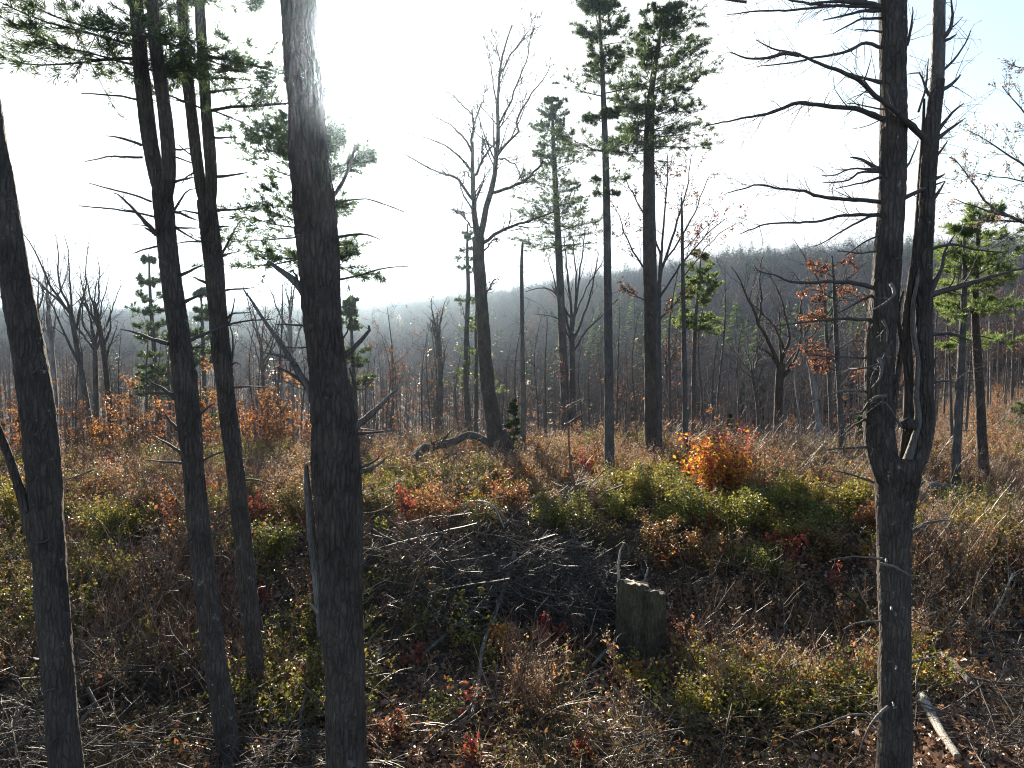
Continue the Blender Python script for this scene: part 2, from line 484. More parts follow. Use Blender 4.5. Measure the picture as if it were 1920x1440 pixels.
def conifer_proto(rng, h):
    mb = MB()
    tubes(mb, np.array([[0, 0, -0.5], [0, 0, h * .5], [0, 0, h]]), np.array([0.2, 0.12, 0.03]), 3)
    n = 150
    z = h * (1 - rng.uniform(0, 0.85, n) ** 0.8); r = (h - z) * 0.26 + 0.25; a = rng.uniform(0, 6.283, n)
    C = np.stack([np.cos(a) * r * 0.1, np.sin(a) * r * 0.1, z], 1)
    D = np.stack([np.cos(a), np.sin(a), rng.uniform(-.35, .1, n)], 1)
    s = np.cross(D, [0, 0, 1.0]) * (0.25 * r)[:, None]
    V = np.stack([C, C + D * (r * .6)[:, None] + s, C + D * (r * rng.uniform(.8, 1.2, n))[:, None] - [0, 0, .15], C + D * (r * .6)[:, None] - s + [0, 0, .1]], 1).reshape(-1, 3)
    mb.add(V, np.arange(len(V)).reshape(-1, 4), 1)
    return mb

def scatter(name, label, coll, pos, rot, scl, kind):
    """one object of uncountable cover: clumps of a collection set on points by geometry nodes"""
    me = bpy.data.meshes.new(name); n = len(pos)
    me.vertices.add(n); me.vertices.foreach_set('co', pos.astype(np.float32).ravel())
    a = me.attributes.new('rot', 'FLOAT_VECTOR', 'POINT'); a.data.foreach_set('vector', rot.astype(np.float32).ravel())
    a = me.attributes.new('scl', 'FLOAT', 'POINT'); a.data.foreach_set('value', scl.astype(np.float32))
    a = me.attributes.new('pick', 'INT', 'POINT'); a.data.foreach_set('value', kind.astype(np.int32))
    o = bpy.data.objects.new(name, me); COL.objects.link(o); tag(o, label, kind='stuff')
    ng = bpy.data.node_groups.new(name, 'GeometryNodeTree')
    ng.interface.new_socket('Geometry', in_out='INPUT', socket_type='NodeSocketGeometry')
    ng.interface.new_socket('Geometry', in_out='OUTPUT', socket_type='NodeSocketGeometry')
    N = ng.nodes; Lk = ng.links
    gi = N.new('NodeGroupInput'); go = N.new('NodeGroupOutput')
    ci = N.new('GeometryNodeCollectionInfo'); ci.inputs['Collection'].default_value = coll
    ci.inputs['Separate Children'].default_value = True; ci.inputs['Reset Children'].default_value = True
    ip = N.new('GeometryNodeInstanceOnPoints'); ip.inputs['Pick Instance'].default_value = True
    def na(nm, ty):
        q = N.new('GeometryNodeInputNamedAttribute'); q.data_type = ty; q.inputs['Name'].default_value = nm; return q.outputs['Attribute']
    er = N.new('FunctionNodeEulerToRotation')
    Lk.new(na('rot', 'FLOAT_VECTOR'), er.inputs[0]); Lk.new(er.outputs[0], ip.inputs['Rotation'])
    Lk.new(na('scl', 'FLOAT'), ip.inputs['Scale']); Lk.new(na('pick', 'INT'), ip.inputs['Instance Index'])
    Lk.new(gi.outputs[0], ip.inputs['Points']); Lk.new(ci.outputs[0], ip.inputs['Instance']); Lk.new(ip.outputs[0], go.inputs[0])
    md = o.modifiers.new('scatter', 'NODES'); md.node_group = ng
    return o

def clump_collection(name, makers):
    c = bpy.data.collections.new(name)
    for i, (mb, mats) in enumerate(makers):
        o = bpy.data.objects.new('%s_%02d' % (name, i), mb.mesh(name, mats)); c.objects.link(o)
    return c

def build_far_wood():
    rng = np.random.RandomState(7)
    def rusty(h):
        mb = bare_proto(rng, h, 9, 3)
        C = np.array([0, 0, h * .68]) + rng.normal(size=(160, 3)) * np.array([1.6, 1.6, 2.1])
        leaves(mb, rng, C, 0.5, 1, 0.2, 0.1)
        return mb
    prot = [(bare_proto(rng, h, 14, 5), ['hazed_hill_twig']) for h in (11, 12.5, 13.5, 10, 12, 11.5)]
    prot += [(conifer_proto(rng, h), ['far_bark', 'needles']) for h in (12, 14)] + [(rusty(11), ['hazed_hill_twig', 'oak_leaf'])]
    c = clump_collection('far_tree', prot)
    N = 21000
    a = rng.uniform(-0.80, 0.80, N)
    xp = 960 + np.tan(a) * FPX
    D = np.interp(xp, SKY_X, SKY_D) * np.sqrt(1 + np.tan(a) ** 2)
    r = D * np.sqrt(rng.uniform(0.2 ** 2, 1.06 ** 2, N)); r = np.maximum(r, 100 + rng.uniform(0, 40, N))
    x = r * np.sin(a); y = r * np.cos(a)
    pos = np.stack([x, y, ground(x, y)], 1)
    u = rng.uniform(size=N); ev = 0.025 + 0.09 * (vnoise(x, y, 9, 0.02) > 0.45)
    kind = np.where(u < ev, 6 + rng.randint(0, 2, N), np.where(u > 0.965, 8, rng.randint(0, 6, N)))
    rot = np.zeros((N, 3)); rot[:, 2] = rng.uniform(0, 6.283, N)
    scatter('far_wood', 'hazy bare wood covering the far hillsides below the skyline', c, pos, rot, np.clip(rng.normal(0.98, 0.2, N), 0.55, 1.6) * np.where((kind == 6) | (kind == 7), 1.15, 1.0), kind)
build_far_wood()

# ------------------------------------------------------------------ haze
def build_haze():
    x0, x1, y0, y1, z0, z1 = -1500, 1500, -300, 1900, -90, 82
    V = [(x, y, z) for z in (z0, z1) for y in (y0, y1) for x in (x0, x1)]
    F = [(0, 2, 3, 1), (4, 5, 7, 6), (0, 1, 5, 4), (2, 6, 7, 3), (0, 4, 6, 2), (1, 3, 7, 5)]
    me = bpy.data.meshes.new('haze'); me.from_pydata(V, [], F); me.update()
    o = bpy.data.objects.new('haze', me); COL.objects.link(o)
    m, nt, out = new_mat('haze')
    pv = nt.nodes.new('ShaderNodeVolumePrincipled')
    pv.inputs['Color'].default_value = (0.60, 0.80, 1.0, 1)
    pv.inputs['Density'].default_value = HAZE_DENSITY
    pv.inputs['Anisotropy'].default_value = HAZE_ANISO
    nt.links.new(pv.outputs[0], out.inputs['Volume'])
    me.materials.append(m)
    tag(o, 'thin bluish autumn haze hanging over the valley', kind='stuff')
HAZE_DENSITY = 0.00058
HAZE_ANISO = 0.97
build_haze()


# ------------------------------------------------------------------ tree builders
def ext_down(pts, rads, d):
    """run the lowest segment down into the ground"""
    p0, p1 = pts[0], pts[1]
    dirn = (p0 - p1) / np.linalg.norm(p0 - p1)
    q = p0.copy(); k = 0
    while q[2] > ground(q[0], q[1]) - 0.25 and k < 200:
        q = q + dirn * 0.1; k += 1
    if k > 3:
        pts = np.vstack([q, pts]); rads = np.concatenate([[rads[0] * 1.25], rads])
    return pts, rads

def path(pxs, d, dz=0.0):
    """pixel list (x, y) or (x, y, extra depth) at depth d -> points"""
    out = []
    for q in pxs:
        out.append(px(q[0], q[1], d + (q[2] if len(q) > 2 else 0)))
    return np.array(out)

def stem(parent, name, pxs, widths, d, mat, k=24, step=0.07, rough=0.05, seed=1, down=False, taper_up=None, mats=None):
    pts = path(pxs, d); rads = np.array([w * 0.5 * d / FPX for w in widths])
    if down: pts, rads = ext_down(pts, rads, d)
    if taper_up:
        dirn = nrm(pts[-1] - pts[-2]); L = taper_up
        pts = np.vstack([pts, pts[-1] + dirn * L * 0.5 + [0, 0, L * .1], pts[-1] + dirn * L + [0, 0, L * .25]])
        rads = np.concatenate([rads, [rads[-1] * 0.6, 0.02]])
    L = np.linalg.norm(np.diff(pts, axis=0), axis=1).sum()
    n = int(max(8, L / step))
    P, R = resample(pts, n, rads)
    mb = MB(); tubes(mb, P, R, k, 0, rough, np.random.RandomState(seed))
    o = mb.build(name, mats or mat, parent)
    return o, P, R

def dead_branch(parent, rng, pts, r0, r1, mat='dead_twig', name='branch', twigs=9, tl=0.28, k=6, wig=0.012, stubs=True, jit=True):
    """a crooked bare limb with its side twigs, one mesh"""
    L = np.linalg.norm(np.diff(pts, axis=0), axis=1).sum()
    n = int(max(7, min(40, L / 0.07)))
    P = resample(pts, n); R = np.linspace(1, 0, n) ** 0.85 * (r0 - r1) + r1
    P = P.copy(); P[1:] += np.cumsum(rng.normal(size=(n - 1, 3)), 0) * wig * 0.35 * (L / n) ** .5 + rng.normal(size=(n - 1, 3)) * wig * 0.25
    mb = MB()
    R = R * (1 + 0.18 * (rng.uniform(size=n) < 0.15))
    tubes(mb, P, R, k, 0, 0.06, rng)
    nt = int(max(2, twigs * L))
    if twigs > 0:
        A, AR = grow(rng, P[None], R[None], nt, 0.12, 1.0, 0, (35, 80), 0.02, 0.12, 6, 0.35, absl=(tl * .4, tl * 1.8), rmin=0.0034)
        tubes(mb, A, AR, 3, 0)
        B, BR = grow(rng, A, AR, 2, 0.3, 1.0, 0.5, (30, 70), 0.0, 0.14, 4, 0.6, rmin=0.0026)
        tubes(mb, B, BR, 3, 0)
    return mb.build(name, mat, parent)

def pine_crown(parent, rng, P, R, lo, hi, prof, whorl=0.55, nb=(3, 6), tuft=0.12, blades=7, bw=0.009, twn=9, per=4, mat='needles', barkm='dead_twig', rise=(0, 38), droop=0.02, azbias=None, dens=1.0, name='crown', gap=0.25, tw_ratio=0.5):
    """layered conifer crown on the upper part of a stem; returns branches/foliage parts"""
    L = len(P)
    zz = P[:, 2]; zlo = zz[0] + (zz[-1] - zz[0]) * lo; zhi = zz[0] + (zz[-1] - zz[0]) * hi
    z = zlo; BP = []; BR = []
    while z < zhi:
        t = (z - zlo) / (zhi - zlo + 1e-6)
        i = int(np.clip(np.searchsorted(zz, z), 1, L - 1))
        c = P[i]; rad = prof(t)
        if rng.uniform() > gap:
            off = rng.uniform(0, 6.283)
            n = rng.randint(nb[0], nb[1])
            for j in range(n):
                a = off + j * 6.283 / n + rng.normal() * 0.35
                l = rad * rng.uniform(0.55, 1.15)
                if azbias is not None: l *= 1 + azbias[1] * math.cos(a - azbias[0])
                if l < 0.12: l = 0.12
                el = math.radians(rise[0] + (rise[1] - rise[0]) * t + rng.normal() * 6)
                d = np.array([math.cos(a) * math.cos(el), math.sin(a) * math.cos(el), math.sin(el)])
                q = [c + np.array([0, 0, rng.normal() * 0.08])]
                for s in range(7):
                    d = d + np.array([0, 0, (-droop if s < 3 else droop * 2.2)]) + rng.normal(size=3) * 0.05
                    d = d / np.linalg.norm(d); q.append(q[-1] + d * l / 7)
                BP.append(q); r0 = min(R[i] * 0.4, 0.008 + l * 0.007)
                BR.append(np.linspace(1, 0.15, 8) * r0)
        z += whorl * rng.uniform(0.7, 1.3)
    BP = np.array(BP); BR = np.array(BR)
    mb = MB(); tubes(mb, BP, BR, 4)
    A, AR = grow(rng, BP, BR, int(twn * 1.7), 0.15, 1.0, tw_ratio, (35, 70), 0.03, 0.1, 5, 0.5, flat=0.35, rmin=0.003)
    tubes(mb, A, AR, 3)
    bo = stuff(mb.build(name, barkm, parent))
    mf = MB()
    p1, t1 = samp(rng, A, max(1, int(per * dens * 1.45)), 0.35, 1.0)
    p2, t2 = samp(rng, BP, max(1, int(5 * dens)), 0.6, 1.0)
    p3, t3 = A[:, -1], nrm(A[:, -1] - A[:, -2])
    tufts(mf, rng, np.vstack([p1, p2, p3]), np.vstack([t1, t2, t3]), tuft * .9, min(blades, 7), bw * .8, 0.6)
    stuff(mf.build('needles', mat, parent)).parent = bo
    return BP

def whisk(parent, rng, P, R, lo, hi, n, ln, mat='dead_twig', el=(-15, 15), name='branch', r=0.012, sub=3, each=True, droop=-0.01):
    """thin dead side branches on a pole stem; each a part"""
    allP = []
    for j in range(n):
        t = rng.uniform(lo, hi); i = int(t * (len(P) - 1))
        a = rng.uniform(0, 6.283); e = math.radians(rng.uniform(*el)); l = rng.uniform(*ln)
        d = np.array([math.cos(a) * math.cos(e), math.sin(a) * math.cos(e), math.sin(e)])
        q = [P[i]]
        for s in range(6):
            d = d + rng.normal(size=3) * 0.09 + [0, 0, droop]; d = d / np.linalg.norm(d); q.append(q[-1] + d * l / 6)
        allP.append(q)
    allP = np.array(allP); RR = np.linspace(1, 0.25, 7)[None] * rng.uniform(0.6, 1.1, (n, 1)) * r
    A, AR = grow(rng, allP, RR, sub, 0.2, 1.0, 0.4, (35, 70), 0, 0.12, 4, 0.6, rmin=0.002)
    if each:
        for j in range(n):
            mb = MB(); tubes(mb, allP[j:j + 1], RR[j:j + 1], 4); tubes(mb, A[j * sub:(j + 1) * sub], AR[j * sub:(j + 1) * sub], 3)
            mb.build(name, mat, parent)
    else:
        mb = MB(); tubes(mb, allP, RR, 4); tubes(mb, A, AR, 3)
        stuff(mb.build('twigs', mat, parent))
    return allP

def bare_limbs(parent, rng, limbs, levels, mat, each=True, leaf=None, twigmat_='dead_twig', k=6):
    """limbs: list of (P, R) polylines; grows twig levels over them; optional sparse leaves"""
    n = 14
    LP = np.array([resample(p, n) for p, r in limbs]); LR = np.array([np.linspace(r[0], r[1], n) for p, r in limbs])
    LP[:, 1:] += rng.normal(size=LP[:, 1:].shape) * 0.02
    for j in range(len(limbs)):
        mb = MB(); tubes(mb, LP[j], LR[j], k, 0, 0.05, rng); mb.build('limb', mat, parent)
    A, AR = LP, LR
    mb = MB(); last = None
    for lv in levels:
        A, AR = grow(rng, A, AR, *lv[:1], **lv[1])
        tubes(mb, A, AR, 3)
        last = A
    tw = stuff(mb.build('twigs', twigmat_, parent))
    if leaf:
        ml = MB(); C, _ = samp(rng, last, leaf[1], 0.3, 1.0)
        if len(leaf) > 3 and leaf[3] < 1:
            C = C[rng.uniform(size=len(C)) < leaf[3]]
        leaves(ml, rng, C, leaf[2], 0, 0.2, 0.04)
        stuff(ml.build('leaves', leaf[0], parent)).parent = tw
    return last

# ------------------------------------------------------------------ the near trees
def near_trees():
    rng = np.random.RandomState(101)
    # --- leaning trunk at the left edge
    d = 9.0
    base = px(122, 1440, d); base[2] = ground(base[0], base[1])
    t = thing('pine_tree', 'leaning dark pine trunk at the far left edge of the picture', 'tree', base)
    o, P, R = stem(t, 'trunk', [(124, 1440), (112, 1300), (100, 1150), (86, 950), (72, 790), (60, 690), (40, 590), (22, 480), (4, 360), (-14, 240), (-34, 100), (-52, -40)],
                   [57, 56, 56, 58, 60, 58, 52, 48, 44, 40, 38, 36], d, 'pine_bark_lichen', 28, 0.05, 0.07, 3, True, 8.0)
    stem(t, 'side_stem', [(88, 1160), (80, 1090), (68, 1040), (52, 975), (36, 915), (18, 860), (-6, 800), (-40, 730)], [20, 20, 19, 18, 17, 15, 14, 10], d - 0.12, 'pine_bark', 12, 0.05, 0.05, 4)
    for pts, w in (([(60, 700), (72, 690), (80, 684)], 5), ([(12, 376), (22, 374), (26, 370)], 5), ([(95, 1010), (70, 1018), (50, 1012)], 4), ([(105, 1290), (80, 1296), (62, 1290)], 5)):
        dead_branch(t, rng, path(pts, d - 0.2), w * .5 * d / FPX, 0.004, twigs=2, tl=0.1)
    pine_crown(t, rng, P, R, 0.74, 1.0, lambda q: 2.4 * (1 - q) + 0.5, 0.8, tuft=0.2, blades=5, per=3, bw=0.014)

    # --- twin-stemmed pine
    d = 11.0
    base = px(425, 1440, d); base[2] = ground(base[0], base[1])
    t = thing('pine_tree', 'pine forking high up into two close stems, third trunk-foot from the left edge', 'tree', base)
    t['label'] = 'tall pine with two close stems and many dead twigs, second trunk from the left edge'
    o, P, R = stem(t, 'trunk', [(432, 1440), (418, 1330), (398, 1200), (383, 1080), (370, 960), (360, 850), (348, 730), (335, 620), (322, 530), (313, 450), (306, 380), (303, 355)],
                   [42, 43, 43, 41, 40, 40, 40, 39, 36, 35, 36, 34], d, 'pine_bark_lichen', 26, 0.05, 0.065, 8, True)
    o, P1, R1 = stem(t, 'stem', [(306, 372), (297, 340), (286, 290), (276, 230), (268, 160), (261, 80), (255, 0), (246, -110)], [26, 28, 28, 28, 27, 25, 23, 20], d + 0.08, 'pine_bark', 18, 0.06, 0.05, 9, False, 7.0)
    o, P2, R2 = stem(t, 'stem', [(308, 375), (315, 340), (316, 290), (311, 230), (302, 160), (293, 90), (286, 10), (278, -110)], [24, 25, 25, 25, 24, 23, 21, 18], d - 0.06, 'pine_bark', 18, 0.06, 0.05, 10, False, 7.0)
    br = [([(265, 272), (247, 265), (227, 260), (217, 257), (200, 256)], 5), ([(267, 295), (243, 295), (213, 293), (187, 297), (160, 303)], 3.4),
          ([(284, 378), (247, 365), (217, 357), (167, 343)], 3.4), ([(294, 440), (273, 417), (247, 390), (227, 370), (213, 362)], 9),
          ([(291, 407), (247, 397), (200, 390), (148, 385)], 3.4), ([(259, 187), (230, 182), (200, 178), (153, 175)], 3.2), ([(294, 462), (272, 468), (250, 475)], 3),
          ([(288, 436), (278, 430), (270, 427)], 6), ([(318, 282), (340, 281), (356, 279)], 4), ([(320, 293), (340, 298), (362, 307)], 3.5), ([(322, 342), (345, 336), (364, 332)], 5),
          ([(322, 395), (345, 403), (370, 414)], 6), ([(324, 398), (338, 375), (352, 358), (366, 353)], 4), ([(322, 425), (350, 427), (374, 427)], 3.5), ([(325, 425), (350, 440), (374, 455)], 4),
          ([(316, 645), (283, 635), (260, 625), (225, 617)], 7), ([(328, 748), (307, 730), (283, 717)], 8), ([(326, 738), (290, 737), (253, 740)], 4.5), ([(334, 806), (317, 787), (308, 773)], 7),
          ([(340, 850), (317, 833), (293, 820)], 6), ([(342, 868), (300, 865), (273, 863)], 4.5), ([(330, 519), (353, 510), (381, 496)], 7), ([(340, 569), (370, 555), (388, 553)], 7),
          ([(348, 643, .1), (373, 632, .3), (417, 613, .6), (460, 602, .6), (514, 599, .5)], 6.5), ([(352, 675), (358, 660), (364, 652), (388, 651)], 5), ([(362, 790), (383, 770), (401, 757)], 5.5),
          ([(375, 867), (400, 853), (430, 843)], 4.5), ([(350, 700), (365, 690), (372, 715)], 3.5), ([(362, 958), (345, 955), (330, 962)], 4), ([(318, 585), (296, 580), (286, 585)], 4), ([(386, 1005), (402, 1000), (420, 1010)], 4)]
    for pts, w in br:
        dead_branch(t, rng, path(pts, d), (w + 1.2) * .5 * d / FPX, 0.006, twigs=8, tl=0.24)
    pine_crown(t, rng, P1, R1, 0.15, 1.0, lambda q: 1.7 * (1 - q) ** .7 + 0.35, 0.42, (2, 5), tuft=0.15, blades=9, bw=0.008, twn=13, per=6, azbias=(math.pi, 0.4), gap=0.35, name='crown')
    pine_crown(t, rng, P2, R2, 0.18, 1.0, lambda q: 1.5 * (1 - q) ** .7 + 0.35, 0.5, (2, 4), tuft=0.15, blades=9, bw=0.008, twn=13, per=6, gap=0.35, name='crown')

    # --- second twin-stemmed pine, a little farther
    d = 13.0
    base = px(487, 1350, d); base[2] = ground(base[0], base[1])
    t = thing('pine_tree', 'slender twin pine, third trunk from the left, left of the thickest trunk', 'tree', base)
    o, P, R = stem(t, 'trunk', [(489, 1340), (478, 1240), (466, 1120), (452, 980), (440, 870), (428, 770), (415, 660), (407, 570), (399, 480), (391, 410), (386, 375)],
                   [34, 33, 33, 33, 33, 33, 33, 34, 35, 35, 33], d, 'pine_bark_lichen', 24, 0.05, 0.065, 18, True)
    o, P1, R1 = stem(t, 'stem', [(386, 385), (377, 350), (368, 290), (360, 220), (352, 150), (345, 60), (340, -20), (335, -100)], [20, 21, 21, 21, 20, 19, 18, 16], d + 0.05, 'pine_bark', 16, 0.06, 0.05, 19, False, 6.0)
    o, P2, R2 = stem(t, 'stem', [(393, 385), (397, 350), (394, 290), (388, 220), (383, 150), (377, 60), (373, -20), (369, -100)], [20, 21, 21, 20, 19, 18, 17, 15], d - 0.05, 'pine_bark', 16, 0.06, 0.05, 20, False, 6.0)
    stem(t, 'side_stem', [(486, 1180), (470, 1090), (460, 990), (452, 900), (444, 830), (440, 770)], [16, 17, 17, 15, 12, 7], d + 0.05, 'pine_bark', 12, 0.06, 0.05, 21)
    br = [([(403, 332), (437, 328), (467, 323)], 5), ([(405, 395), (443, 392), (483, 385)], 4), ([(388, 173), (417, 170), (473, 163)], 4), ([(390, 147), (433, 147), (520, 154)], 3),
          ([(400, 258), (425, 258), (447, 257)], 4), ([(413, 545), (443, 542), (477, 539)], 4), ([(437, 727), (467, 725), (503, 727)], 3.5), ([(387, 530), (372, 524), (361, 519)], 6),
          ([(405, 425), (425, 425), (432, 425)], 4), ([(412, 485), (425, 460), (440, 430), (452, 412)], 4), ([(412, 482), (428, 476), (442, 473)], 4), ([(362, 190), (345, 192), (330, 186)], 5),
          ([(372, 300), (350, 285), (332, 270)], 3), ([(372, 320), (352, 330), (340, 345)], 3), ([(428, 690), (440, 680), (452, 684)], 4), ([(444, 905), (470, 898), (500, 905)], 4), ([(450, 945), (420, 960), (395, 985)], 4),
          ([(410, 620), (430, 605), (440, 560)], 4), ([(370, 400), (345, 395), (330, 400)], 3), ([(378, 453), (340, 454), (330, 457)], 3.5), ([(424, 607), (433, 590), (470, 586)], 4), ([(432, 690), (437, 640), (428, 600)], 4)]
    for pts, w in br:
        dead_branch(t, rng, path(pts, d), (w + 1.2) * .5 * d / FPX, 0.006, twigs=6, tl=0.25)
    pine_crown(t, rng, P1, R1, 0.17, 1.0, lambda q: 1.5 * (1 - q) ** .7 + 0.3, 0.5, (2, 5), tuft=0.15, blades=8, bw=0.008, twn=13, per=6, gap=0.4)
    pine_crown(t, rng, P2, R2, 0.13, 1.0, lambda q: 2.0 * (1 - q) ** .7 + 0.3, 0.45, (2, 5), tuft=0.15, blades=8, bw=0.008, twn=13, per=6, azbias=(0, 0.4), gap=0.35)

    # --- the thickest trunk
    d = 8.6
    base = px(650, 1440, d); base[2] = ground(base[0], base[1])
    t = thing('pine_tree', 'thickest trunk, a big pine with broken limbs standing against the sun glare', 'tree', base)
    o, P, R = stem(t, 'trunk', [(650, 1440), (648, 1320), (642, 1200), (640, 1080), (635, 960), (630, 850), (624, 770), (614, 690), (606, 600), (597, 500), (590, 400), (582, 300), (573, 200), (566, 90), (560, 0), (552, -110)],
                   [76, 77, 79, 81, 88, 88, 84, 73, 72, 74, 74, 73, 69, 66, 64, 60], d, 'pine_bark', 34, 0.045, 0.075, 28, True, 9.0)
    stem(t, 'side_stem', [(606, 1190, -.35), (600, 1130, -.33), (591, 1060, -.3), (583, 990, -.25), (577, 920, -.2), (574, 872, -.2)], [20, 20, 17, 15, 13, 6], d + 0.3, 'dead_wood', 12, 0.05, 0.1, 30)
    stem(t, 'buttress', [(668, 1440), (664, 1300), (660, 1150), (656, 1000), (650, 880), (640, 800)], [36, 38, 40, 42, 36, 20], d - 0.06, 'pine_bark', 16, 0.05, 0.06, 31, True)
    br = [([(592, 770), (578, 725), (560, 698), (530, 650), (505, 615), (480, 577), (457, 543)], 15, 3), ([(566, 706), (548, 676), (520, 666), (494, 662)], 9, 3), ([(582, 735), (560, 712), (540, 697), (519, 689)], 8, 4),
          ([(572, 552), (558, 532), (540, 517), (520, 503), (502, 489)], 17, 6), ([(560, 532), (556, 518), (549, 508)], 6, 2),
          ([(636, 672), (652, 662), (668, 648), (684, 631), (696, 613), (692, 610)], 13, 5), ([(655, 808), (690, 781), (715, 757), (743, 730)], 16, 4), ([(662, 814), (700, 811), (720, 808)], 8, 3),
          ([(668, 888), (700, 876), (722, 860)], 10, 4), ([(668, 880), (700, 866), (712, 855)], 6, 3), ([(625, 447), (660, 440), (690, 440), (714, 449)], 7, 2), ([(625, 527), (670, 517), (720, 503), (765, 500)], 5, 2),
          ([(622, 372), (644, 340), (660, 300), (668, 270)], 9, 4), ([(625, 380), (680, 372), (720, 382), (760, 398)], 4, 2), ([(578, 612), (540, 608), (518, 609)], 5, 2), ([(582, 650), (556, 652), (530, 650)], 3, 2),
          ([(655, 690), (672, 732), (690, 722)], 4, 2), ([(640, 640), (655, 610), (656, 580)], 3, 2), ([(655, 1430, -.3), (660, 1436, -.45), (664, 1440, -.6)], 10, 6)]
    for pts, w, w2 in br:
        dead_branch(t, rng, path(pts, d), w * .5 * d / FPX, w2 * .4 * d / FPX, 'dead_wood' if w > 8 else 'dead_twig', twigs=3 if w < 8 else 1.2, tl=0.2, k=8, wig=0.01)
    sp = dead_branch(t, rng, path([(594, 1148, -.4), (587, 1138, -.5), (580, 1130, -.6)], d), 6 * .5 * d / FPX, 0.012, 'pale_wood', 'stub', twigs=0)
    pine_crown(t, rng, P, R, 0.78, 1.0, lambda q: 2.6 * (1 - q) + 0.5, 0.8, tuft=0.2, blades=5, per=3, bw=0.014)

    # --- pine behind it, in the glare
    d = 17.0
    base = gpx(600, 1015); d = base[1]
    t = thing('pine_tree', 'bushy pine in the sun glare half hidden behind the thickest trunk', 'tree', base)
    pts = [(605, 1015), (600, 800), (594, 600), (588, 420), (580, 250), (572, 150)]
    o, P, R = stem(t, 'trunk', pts, [22, 21, 19, 16, 10, 3], d, 'pine_bark', 10, 0.2, 0.04, 33)
    pine_crown(t, rng, P, R, 0.62, 0.99, lambda q: 2.6 * (1 - q) ** .6 + 0.3, 0.5, (3, 6), tuft=0.18, blades=9, bw=0.011, twn=13, per=6, gap=0.2, azbias=(math.pi, 0.25))
    whisk(t, rng, P, R, 0.3, 0.55, 9, (0.8, 1.8))

    # --- the double-stemmed tree on the right
    d = 9.6
    base = px(1676, 1440, d); base[2] = ground(base[0], base[1])
    t = thing('forked_tree', 'large dark tree forking into two stems with bare dead branches, on the right', 'tree', base)
    o, P, R = stem(t, 'trunk', [(1677, 1440), (1678, 1330), (1678, 1200), (1676, 1080), (1676, 990), (1679, 930), (1682, 880), (1684, 855)], [64, 60, 56, 57, 61, 68, 84, 80], d, 'pine_bark_lichen', 30, 0.045, 0.07, 40, True)
    ST = 'pine_bark_lichen'
    o, PL, RL = stem(t, 'stem', [(1676, 920), (1662, 880), (1650, 830), (1646, 760), (1649, 680), (1655, 590), (1663, 500), (1670, 410), (1674, 320), (1676, 230), (1674, 140), (1675, 60), (1673, 0), (1670, -120)], [46, 54, 52, 51, 51, 51, 48, 47, 47, 46, 44, 46, 46, 42], d, ST, 28, 0.045, 0.07, 41, False, 6.0)
    o, PR, RR_ = stem(t, 'stem', [(1688, 915), (1704, 880), (1722, 845), (1733, 790), (1734, 700), (1732, 600), (1731, 510), (1735, 430), (1740, 340), (1746, 260), (1753, 190), (1757, 150)], [40, 44, 38, 34, 33, 31, 30, 29, 28, 26, 26, 25], d + 0.05, ST, 22, 0.045, 0.07, 42)
    o, PT, RT = stem(t, 'bare_top', [(1752, 200), (1756, 160), (1759, 100), (1760, 40), (1762, -30), (1764, -120)], [24.5, 25, 24, 22, 20, 16], d + 0.05, 'dead_wood', 20, 0.05, 0.03, 43, False, 3.0)
    o['label'] = 'bark-stripped grey upper part of the right stem'
    stem(t, 'dead_stem', [(1693, 880), (1700, 820), (1704, 750), (1702, 680), (1699, 610), (1706, 540), (1716, 470), (1722, 400), (1728, 300), (1731, 240), (1733, 185)], [22, 21, 19, 18, 15, 13, 12, 11, 9, 7, 4], d + 0.1, 'pine_bark', 10, 0.06, 0.07, 44)
    stem(t, 'dead_stem', [(1700, 870, -.1), (1712, 830, -.1), (1722, 790, -.1), (1718, 740, -.1), (1722, 680), (1713, 620), (1712, 570), (1722, 520), (1730, 470)], [18, 13, 12, 10, 9, 9, 8, 7, 4], d, 'dead_wood', 8, 0.06, 0.08, 45)
    stem(t, 'dead_stem', [(1676, 850, -.2), (1672, 800, -.15), (1678, 740, -.1), (1686, 680), (1690, 640), (1684, 590), (1694, 545)], [16, 12, 11, 11, 9, 7, 4], d + .05, 'pine_bark', 8, 0.06, 0.08, 46)
    stem(t, 'knot', [(1690, 800, -.12), (1698, 795, -.15), (1708, 800, -.15), (1716, 790, -.1)], [12, 24, 20, 10], d, 'pine_bark', 10, 0.03, 0.2, 47)
